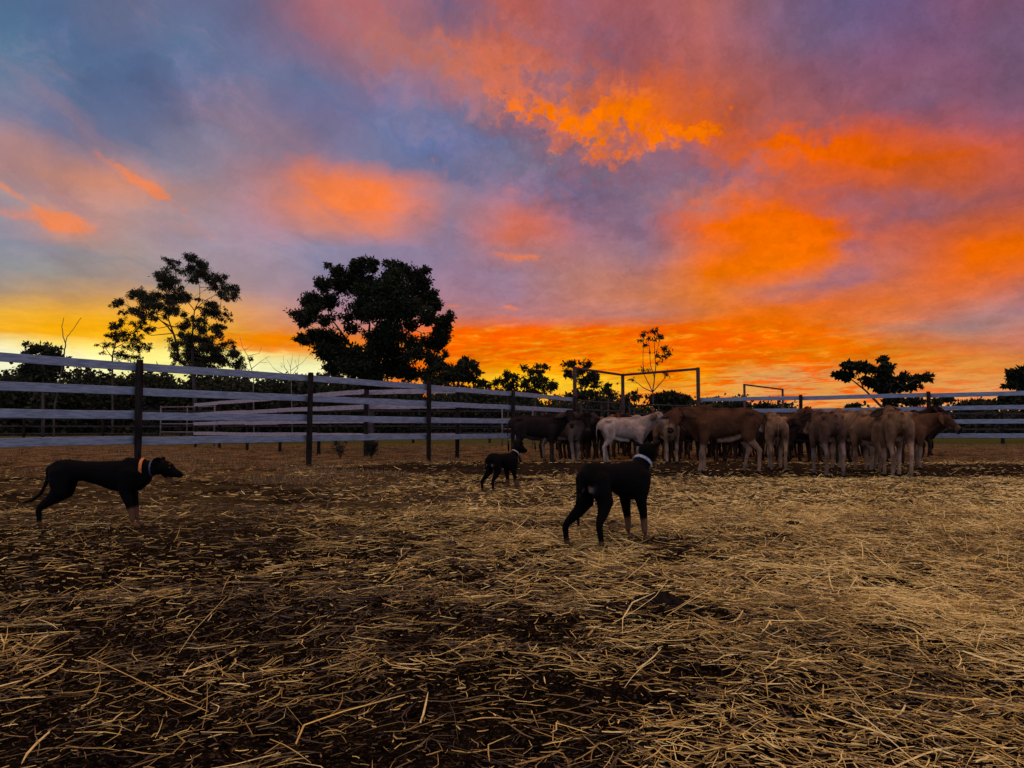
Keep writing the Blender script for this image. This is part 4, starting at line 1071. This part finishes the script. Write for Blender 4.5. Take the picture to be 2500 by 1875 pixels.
def calf(label, px, py, yaw, scale=1.0, pal='brown', neck=(0, 0), head=(0, 38), legs=(0,0,0,0), tail=0.0, lateral=(0,0,0,0), droop=.8, group='yarded weaner cattle bunched along the far fence', seed=0, hump=1.0, voxel=.019):
    """px, py: where the point between the feet stands in the photograph; yaw: 0 faces the right of the picture, 90 away"""
    rnd = random.Random(seed)
    dist = CAM_H / ((py - 1047.0) / FPX) if py > 1052 else 40
    g = pt(px, py, dist)
    B = Body()
    fat = rnd.uniform(.94, 1.06)
    bb = [(-.60,.885,.045,.055,0),(-.565,.87,.09,.11,0),(-.49,.86,.14,.155,0),(-.38,.85,.165,.18,0),(-.24,.83,.145,.195,0),(-.06,.805,.17,.215,0),(.12,.79,.175,.23,0),(.28,.79,.145,.24,0),(.40,.81,.125,.21,0),(.49,.82,.085,.14,0)]
    B.tube([((x, 0, z), w*fat, h, c) for x, z, w, h, c in bb], 18)
    # backbone, hip bones, withers and the small zebu hump
    B.tube([((-.60,0,.90),.028,.028,6),((-.57,0,.965),.03,.03,6),((-.40,0,1.035),.035,.03,6),((-.15,0,1.022),.03,.03,6),((.12,0,1.03),.035,.03,6),((.34,0,1.05),.04,.035,6)], 8)
    for s in (1, -1): B.ball((-.40, s*.118, .975), .06, 0, 1.3, 1, .8)
    B.ball((.27, 0, 1.045), .085*hump, 0, 1.25, .65, .8)
    ny, npch = R(neck[0]), R(neck[1])
    n0 = Vector((.40, 0, .89)); d1 = rotv((1, 0, 0), ny*.5, -R(28) + npch*.6); d2 = rotv((1, 0, 0), ny, -R(30) + npch)
    n1 = n0 + d1*.20; n2 = n1 + d2*.19
    B.tube([(n0 - d1*.1, .13, .20, 0), (n0, .115, .185, 0), (n1, .085, .14, 0), (n2, .075, .10, 0)], 14)
    # loose dewlap
    B.tube([(n2 + Vector((0,0,-.10)), .02, .03, 0), (n1 + Vector((0,0,-.16)), .025, .06, 0), (n0 + Vector((.04,0,-.24)), .03, .07, 0), (Vector((.40,0,.55)), .03, .05, 0), (Vector((.22,0,.50)), .03, .03, 1)], 8)
    hy, hp = ny + R(head[0]), R(head[1])
    hs = 1.17
    H = lambda x, y, z: n2 + rotv((x*hs, y*hs, z*hs), hy, hp)
    fat2 = lambda rr: [(p_, a_*hs, b_*hs, c_) for p_, a_, b_, c_ in rr]
    B.tube(fat2([(H(-.03,0,.005), .075, .085, 2), (H(.05,0,.01), .088, .092, 2), (H(.13,0,.005), .078, .088, 2), (H(.22,0,-.01), .056, .068, 2), (H(.30,0,-.02), .047, .053, 3), (H(.355,0,-.025), .046, .044, 4)]), 14, ref=rotv((0,1,0), hy, hp))
    B.tube(fat2([(H(.06,0,-.075), .04, .03, 2), (H(.2,0,-.075), .034, .024, 3), (H(.32,0,-.062), .032, .02, 3)]), 8, ref=rotv((0,1,0), hy, hp))
    for s in (1, -1):
        B.ball(H(.10, s*.073, .035), .024, 2)
        B.bead(H(.107, s*.093, .036), .014, 1)
        B.bead(H(.385, s*.022, -.005), .011, 1)
        root = H(-.005, s*.075, .045)
        tip = root + rotv((-.03 - .05*rnd.random(), s*.22, .03), hy, hp*.5) + Vector((0, 0, -.20*droop))
        B.flap(root, tip, rotv((1, 0, -.4), hy, hp), .072, .014, s*.45, 5)
        B.bead(H(.0, s*.05, .085), .02, 0, 2)
    # legs: front left, front right, hind left, hind right
    for i, (s, dx) in enumerate(((1, legs[0]), (-1, legs[1]))):
        ly = s*.115 + lateral[i]*.0; fy = s*.105 + lateral[i]
        B.tube([((.33, s*.11, .80), .065, .12, 0), ((.315, s*.118, .66), .06, .095, 0), ((.30+dx*.15, s*.115, .53), .05, .07, 0), ((.315+dx*.4, s*.11+lateral[i]*.4, .42), .038, .048, 1),
                ((.325+dx*.55, s*.108+lateral[i]*.55, .335), .043, .05, 1), ((.325+dx*.75, fy, .22), .028, .032, 1), ((.328+dx*.9, fy, .12), .031, .036, 1), ((.338+dx, fy, .075), .029, .033, 1), ((.352+dx, fy, .03), .036, .042, 4)], 10)
    for i, (s, dx) in enumerate(((1, legs[2]), (-1, legs[3]))):
        lt = lateral[2+i]; fy = s*.115 + lt
        B.tube([((-.42, s*.095, .84), .10, .13, 0), ((-.385, s*.115, .72), .085, .145, 0), ((-.36+dx*.1, s*.13, .60), .068, .115, 0), ((-.40+dx*.25, s*.13+lt*.3, .50), .046, .07, 1), ((-.462+dx*.5, s*.125+lt*.5, .425), .034, .044, 1),
                ((-.478+dx*.6, s*.122+lt*.6, .385), .036, .048, 1), ((-.455+dx*.8, fy, .25), .028, .032, 1), ((-.44+dx*.93, fy, .13), .032, .037, 1), ((-.425+dx, fy, .08), .027, .03, 1), ((-.41+dx, fy, .03), .036, .042, 4)], 10)
    # flank fold and navel
    B.tube([((-.30,0,.60),.06,.04,1), ((-.10,0,.535),.05,.035,1), ((.08,0,.52),.04,.03,1)], 8)
    # tail
    sw = tail
    B.tube([((-.60,0,.93),.03,.03,6), ((-.645,sw*.1,.86),.022,.022,6), ((-.655,sw*.3,.72),.017,.017,6), ((-.65,sw*.6,.55),.014,.014,6), ((-.64,sw*.9,.42),.024,.024,4), ((-.635,sw,.31),.030,.030,4), ((-.63,sw,.24),.015,.015,4)], 8)
    me = B.skin('calf', voxel, PAL[pal], [M['hide'], M['eye']])
    o = link('calf', me, None, (), (g.x, g.y, gz(g.x, g.y) - .01))
    o.rotation_euler = (0, 0, R(yaw)); o.scale = (scale,)*3
    tag(o, label, 'calf', group)
    return o

# front row, read off the photograph from the left
calf('nearly black calf standing side on behind the small dog, head turned toward the camera', 1312, 1131, 4, 1.0, 'black', (-44, 2), (-44, 34), (.02,-.04,.05,-.12), .03, seed=1)
calf('grey calf with a black face looking straight at the camera beside the black one', 1376, 1129, -44, 1.0, 'blackface', (-22, 6), (-22, 46), (0,.03,.05,-.05), seed=2)
calf('white calf standing side on above the near dog, dark muzzle', 1527, 1132, 6, .97, 'white', (-12, 0), (-34, 40), (0,.06,.06,-.07), .02, seed=3, hump=1.1)
calf('dappled fawn calf facing the camera between the white and the big brown calf', 1628, 1131, -82, 1.0, 'fawn', (8, 6), (8, 44), (.02,-.02,0,0), seed=4)
calf('largest brown calf standing side on facing the white one, pale legs', 1766, 1157, 176, 1.06, 'bigbrown', (40, 24), (20, 36), (.05,-.05,-.10,.08), -.06, lateral=(0,0,0,0), seed=5, voxel=.017)
calf('fawn calf seen from behind just past the tail of the big brown calf', 1896, 1146, 76, .99, 'fawn', (10, 10), (20, 40), (0,.02,.03,-.06), .05, seed=6)
calf('dark red calf peering at the camera with lowered head between two rumps', 1954, 1126, -92, .90, 'dark', (0, 52), (0, 50), (0,0,0,0), seed=7)
calf('reddish calf rump on to the camera with a dark tail stripe', 2018, 1160, 84, 1.0, 'rust', (-14, 16), (-10, 44), (0,0,.04,-.05), .02, seed=8, voxel=.017)
calf('fawn calf standing half away beside the reddish rump', 2082, 1148, 116, 1.06, 'fawn', (-10, 26), (10, 40), (0,.03,-.04,.09), -.04, seed=9)
calf('slim fawn calf rump on, left of the biggest dark striped rump', 2128, 1152, 98, 1.0, 'redface', (-6, 10), (0, 40), (0,0,.03,-.03), .0, seed=10)
calf('fawn calf rump on with dark tail stripe, nearest rump at the far end', 2188, 1164, 74, 1.03, 'tan', (-12, 8), (-20, 40), (0,0,.06,-.05), .02, seed=11, voxel=.017)
calf('red brown calf facing out at the far end of the mob, big drooping ear', 2204, 1144, 8, 1.0, 'brown', (-10, 16), (-12, 30), (.04,-.06,.05,-.04), seed=12, droop=1.1)
calf('dark brown calf with raised head looking over the rumps at the far end', 2205, 1120, 2, 1.12, 'dark', (-4, -6), (-2, 22), (0,0,0,0), seed=13)
# second row, mostly hidden
calf('pale calf standing with its head up behind the black faced one', 1446, 1116, 10, 1.0, 'redface', (2, -4), (0, 22), (0,0,0,0), seed=14)
calf('pale calf behind the white one, only its back and hump showing over it', 1566, 1112, 172, 1.04, 'fawn', (0, 10), (0, 40), seed=15)
calf('dark brown calf behind the chest of the big brown calf', 1690, 1118, 168, 1.06, 'dark', (0, 12), (0, 40), seed=16)
calf('dark calf standing behind the belly of the big brown calf', 1800, 1116, 20, 1.02, 'dark', (0, 12), (0, 40), seed=17)
calf('brown calf with its head over the back of the calf by the dark faced one', 1922, 1116, -70, 1.10, 'brown', (0, -8), (0, 36), seed=18)
calf('fawn calf standing side on behind the lowered dark face', 1985, 1112, 8, 1.02, 'fawn', (10, 12), (0, 40), seed=19)
calf('dark calf in the shade behind the half turned fawn calf', 2075, 1112, 60, 1.02, 'dark', (0, 6), (0, 40), seed=20)
calf('brown calf half hidden behind the rumps next to the slim fawn calf', 2150, 1116, 100, 1.0, 'brown', (0, 0), (0, 30), seed=21)
calf('dark calf hidden behind the grey calf with only its legs showing', 1362, 1118, 10, .95, 'dark', (0, 20), (0, 40), seed=22)
calf('dark calf whose legs show under the white calf', 1500, 1108, 186, .98, 'dark', (0, 20), (0, 40), seed=23)
calf('dark calf whose legs show behind the dappled calf', 1652, 1106, 30, .98, 'dark', (0, 20), (0, 40), seed=24)

def more_calves():
    """calves deep in the mob: copies of the hidden ones, each on its own feet"""
    src = [o for o in bpy.data.objects if o.get('category') == 'calf' and 'dark' in o['label'] and o['label'].split()[0] == 'dark' and o.rotation_euler.z != 0][-4:]
    rnd = random.Random(77)
    spots = []
    for row, d in enumerate((19.6, 21.0, 22.4, 18.0)):
        for k in range(12 if row < 3 else 9):
            spots.append((1392 + 72*k + (130 if row == 3 else 0) + 26*row + rnd.uniform(-18, 18), 1047 + CAM_H*FPX/(d + rnd.uniform(-.4, .4))))
    for i, (px, py) in enumerate(spots):
        a = src[i % len(src)]; o = a.copy(); COL.objects.link(o)
        g = pt(px, py, CAM_H / ((py - 1047.0) / FPX))
        o.location = (g.x, g.y, gz(g.x, g.y) - .01)
        o.rotation_euler = (0, 0, rnd.uniform(0, 6.28)); o.scale = (rnd.uniform(.9, .97),)*3
        tag(o, 'dark calf standing deep in the mob, mostly hidden behind the front calves', 'calf', 'dark calves deep in the mob')
more_calves()

# ------------------------------------------------------------------ dogs
DP = [(.0022,.0021,.002), (.10,.05,.024), (.13,.09,.065), (.003,.0025,.0025), (.08,.04,.02)]   # black, tan, pale, nose, ear lining

def dog(label, px, py, yaw, s, pose, collars, seed=0):
    dist = CAM_H / ((py - 1047.0) / FPX)
    g = pt(px, py, dist)
    B = Body()
    P = pose; k = P.get('long', 1.0)
    bb = [(-.285,.425,.045,.05,0),(-.25,.425,.075,.08,0),(-.18,.425,.085,.088,0),(-.09,.425,.075,.075,0),(0,.41,.08,.09,0),(.09,.392,.088,.112,0),(.17,.382,.088,.125,0),(.24,.39,.078,.115,0),(.285,.405,.055,.085,0)]
    B.tube([((x*k, 0, z + P.get('rump', 0)*max(0, -x)), w, h, c) for x, z, w, h, c in bb], 16)
    ny, nup = R(P['neck'][0]), R(P['neck'][1])
    d1 = rotv((1,0,0), ny*.5, -nup*.8); d2 = rotv((1,0,0), ny, -nup)
    n0 = Vector((.235*k, 0, .445)); n1 = n0 + d1*.085; n2 = n1 + d2*.075
    B.tube([(n0-d1*.08,.06,.085,0),(n0,.058,.078,0),(n1,.05,.058,0),(n2,.048,.052,0)], 14)
    hy, hp = ny + R(P['head'][0]), R(P['head'][1])
    H = lambda x, y, z: n2 + rotv((x, y, z), hy, hp)
    rf = rotv((0,1,0), hy, hp)
    B.tube([(H(-.01,0,.01),.052,.05,0),(H(.035,0,.016),.062,.056,0),(H(.075,0,.008),.053,.050,0),(H(.108,0,-.006),.034,.038,0),(H(.145,0,-.010),.029,.031,0),(H(.172,0,-.012),.022,.023,3)], 14, ref=rf)
    # lower jaw
    mo = P.get('mouth', 0)
    B.tube([(H(.05,0,-.036),.03,.02,0),(H(.10,0,-.042-.02*mo),.023,.012,1 if mo else 0),(H(.145,0,-.044-.04*mo),.017,.010,1 if mo else 0)], 8, ref=rf)
    for sd_ in (1, -1):
        B.bead(H(.088, sd_*.038, .026), .008, 1)
        B.bead(H(.08, sd_*.03, .052), .007, 0, 1)
        root = H(.008, sd_*.034, .045); ear = P.get('ear', (.0, .03, .075))
        B.flap(root, root + rotv((ear[0], sd_*ear[1], ear[2]), hy, hp), rotv((1,0,0) if P.get('earside') is None else P['earside'], hy, hp), .036, .007, sd_*.4, 0)
    FL, FR, HL, HR = P['legs']
    for s_, (dx, dy) in ((1, FL), (-1, FR)):
        x = .20*k
        B.tube([((x, s_*.055, .42), .045, .085, 0), ((x-.01, s_*.06, .34), .042, .068, 0), ((x-.025+dx*.15, s_*.062, .265), .035, .045, 0), ((x-.01+dx*.5, s_*.062+dy*.5, .185), .025, .031, 0),
                ((x+dx*.78, s_*.06+dy*.8, .115), .021, .024, 1), ((x+dx*.9, s_*.06+dy, .06), .0185, .020, 1), ((x+.012+dx, s_*.06+dy, .028), .023, .021, 1), ((x+.045+dx, s_*.06+dy, .017), .024, .015, 1)], 10)
    for s_, (dx, dy) in ((1, HL), (-1, HR)):
        x = -.215*k
        B.tube([((x, s_*.05, .42), .055, .075, 0), ((x+.01, s_*.062, .34), .048, .075, 0), ((x+.03+dx*.25, s_*.066, .27), .042, .064, 0), ((x-.015+dx*.55, s_*.064+dy*.4, .21), .029, .042, 0), ((x-.072+dx*.85, s_*.062+dy*.8, .155), .020, .027, 0),
                ((x-.078+dx*.95, s_*.062+dy, .125), .019, .024, 0), ((x-.068+dx, s_*.062+dy, .07), .0165, .019, 0), ((x-.06+dx, s_*.062+dy, .03), .020, .019, 1), ((x-.024+dx, s_*.062+dy, .017), .024, .015, 1)], 10)
    # pale breeches beside the tail, tail hanging
    B.ball((-.275*k, .030, .355), .014, 2, 1, .6, 2.2); B.ball((-.275*k, -.030, .355), .014, 2, 1, .6, 2.2)
    if P.get('chest', 1): B.ball((.262*k, 0, .335), .03, 2)
    tl = P['tail']
    B.tube([((-.27*k,0,.455),.020,.020,0)] + [((-.27*k+x, y, z), r, r, c) for x, y, z, r, c in tl], 8)
    me = B.skin('dog', .0085, DP, [M['dog_coat'], M['eye']], 3)
    o = link('dog', me, None, (), (g.x, g.y, gz(g.x, g.y) + .004))
    o.rotation_euler = (0, 0, R(yaw)); o.scale = (s,)*3
    tag(o, label, 'dog')
    for t, w, col, nm in collars:
        c = n0.lerp(n1, t) if t <= 1 else n1.lerp(n2, t-1)
        ax = (n1-n0).normalized() if t <= .7 else (n2-n0).normalized()
        f = min(t, 2)/2; ra = .0595*(1-f) + .0505*f; rb = .080*(1-min(1, t)) + .060*min(1, t) if t <= 1 else .060*(2-t) + .054*(t-1)
        sv = (Vector((0,1,0)) - ax*ax.y).normalized(); uv = sv.cross(ax).normalized()
        V = []; F = []; N = 28
        for e, hh in ((-.5, 0), (.5, 0), (.5, .006), (-.5, .006)):
            for q in range(N):
                a = 2*math.pi*q/N
                V.append(c + ax*e*w + sv*math.cos(a)*(ra+hh+.001) + uv*math.sin(a)*(rb+hh+.001))
        for j in range(4):
            for q in range(N):
                q2 = (q+1) % N; j2 = (j+1) % 4
                F.append((j*N+q, j*N+q2, j2*N+q2, j2*N+q))
        mc = bpy.data.meshes.new('collar'); mc.from_pydata([tuple(v) for v in V], [], F); mc.update()
        co = link('collar', mc, o, [col])
        if nm: co['label'] = nm
    return o

M['orange_collar'] = material('orange_webbing', two_tone((.45,.12,.02), (.62,.2,.05), 60, .5, 2, .2, .001))
M['blue_collar'] = material('pale_blue_webbing', two_tone((.13,.17,.21), (.27,.32,.36), 60, .5, 2, .2, .001))
M['navy_collar'] = material('navy_webbing', two_tone((.02,.03,.06), (.05,.07,.12), 60, .5, 2, .2, .001))
M['cream_collar'] = material('cream_webbing', two_tone((.2,.16,.12), (.33,.28,.22), 60, .5, 2, .2, .001))

dog('black and tan dog standing at the left, stretched low and watching, orange collar', 236, 1291, 2, 1.0,
    dict(long=1.24, neck=(0, 0), head=(0, 14), mouth=1, ear=(-.05, .02, .012), earside=(0,0,1),
         legs=((.02,.0),(.05,-.01),(-.13,.0),(-.07,.02)), tail=[(-.03,0,.42,.018,0),(-.05,0,.33,.015,0),(-.09,0,.25,.013,0),(-.15,0,.205,.012,0),(-.22,0,.185,.008,0)], chest=0),
    [(.5, .022, M['orange_collar'], 'wide orange collar'), (1.35, .012, M['navy_collar'], 'narrow navy collar')])
dog('black and tan dog nearest the camera, seen from behind, pale blue collar, watching the calves', 1503, 1327, 46, 1.06,
    dict(long=1.06, neck=(8, 52), head=(8, 8), ear=(0, .052, .03), earside=(1,0,.2),
         legs=((.02,.01),(.0,-.01),(-.04,.055),(.04,-.02)), tail=[(-.03,.0,.43,.020,0),(-.05,.01,.36,.018,0),(-.055,.02,.28,.016,0),(-.05,.03,.20,.013,0),(-.03,.035,.14,.009,0)]),
    [(.85, .021, M['blue_collar'], 'pale blue collar')])
dog('small black and tan dog farther back beside the black calf, thin pale collar', 1226, 1196, 54, .92,
    dict(long=1.0, neck=(-8, 50), head=(0, 6), ear=(-.01, .03, .06), earside=(1,0,0),
         legs=((.02,.0),(.03,-.0),(-.06,.01),(.0,.0)), tail=[(-.03,.0,.42,.018,0),(-.045,.0,.34,.014,0),(-.05,0,.26,.012,0),(-.045,0,.19,.009,0)]),
    [(.9, .016, M['cream_collar'], 'thin pale collar')])

# ------------------------------------------------------------------ dung and clods
def cow_pat(label, px, py, r, seed, h=.03):
    rs = np.random.RandomState(seed); d = CAM_H / ((py-1047)/FPX); g = pt(px, py, d)
    b = Vector((g.x, g.y, gz(g.x, g.y))); N, K = 26, 7; V = [(0, 0, h)]; F = []
    for i in range(1, K+1):
        f = i / K
        for q in range(N):
            a = 2*math.pi*q/N
            rr = r * f * (1 + .22*math.sin(2*a+seed) + .12*math.sin(5*a+seed*2) + rs.uniform(-.05, .05))
            z = h * (1 - f**3) + .010*math.sin(f*16+seed)*(1-f) + rs.uniform(-.004, .004)
            x, y = rr*math.cos(a)*1.3, rr*math.sin(a)
            V.append((x, y, z + gz(b.x+x, b.y+y) - b.z - (.012 if i == K else 0)))
    for q in range(N): F.append((0, 1+q, 1+(q+1) % N))
    for i in range(K-1):
        for q in range(N):
            q2 = (q+1) % N; F.append((1+i*N+q, 1+(i+1)*N+q, 1+(i+1)*N+q2, 1+i*N+q2))
    me = bpy.data.meshes.new('cow_pat'); me.from_pydata(V, [], F); me.polygons.foreach_set('use_smooth', [True]*len(F)); me.update()
    o = link('cow_pat', me, None, [M['dung']], b); tag(o, label, 'cow pat', 'dark cow pats on the yard floor')
M['dung'] = material('dung', two_tone((.004,.0035,.003), (.016,.012,.009), 45, .95, 5, .8, .006, None, .03))
cow_pat('largest dark lumpy cow pat, in the straw in front of the nearest dog', 1615, 1470, .085, 3, .035)
cow_pat('cow pat lapping the lower side of the largest one', 1690, 1505, .075, 5, .03)
cow_pat('small dark cow pat in the straw behind and beyond the nearest dog', 1938, 1284, .055, 8, .045)
cow_pat('flat dark cow pat just this side of the small upright one', 1905, 1312, .12, 9, .02)
cow_pat('faint flat cow pat in the dirt at the left of the near dog front paws', 1640, 1318, .11, 12, .015)
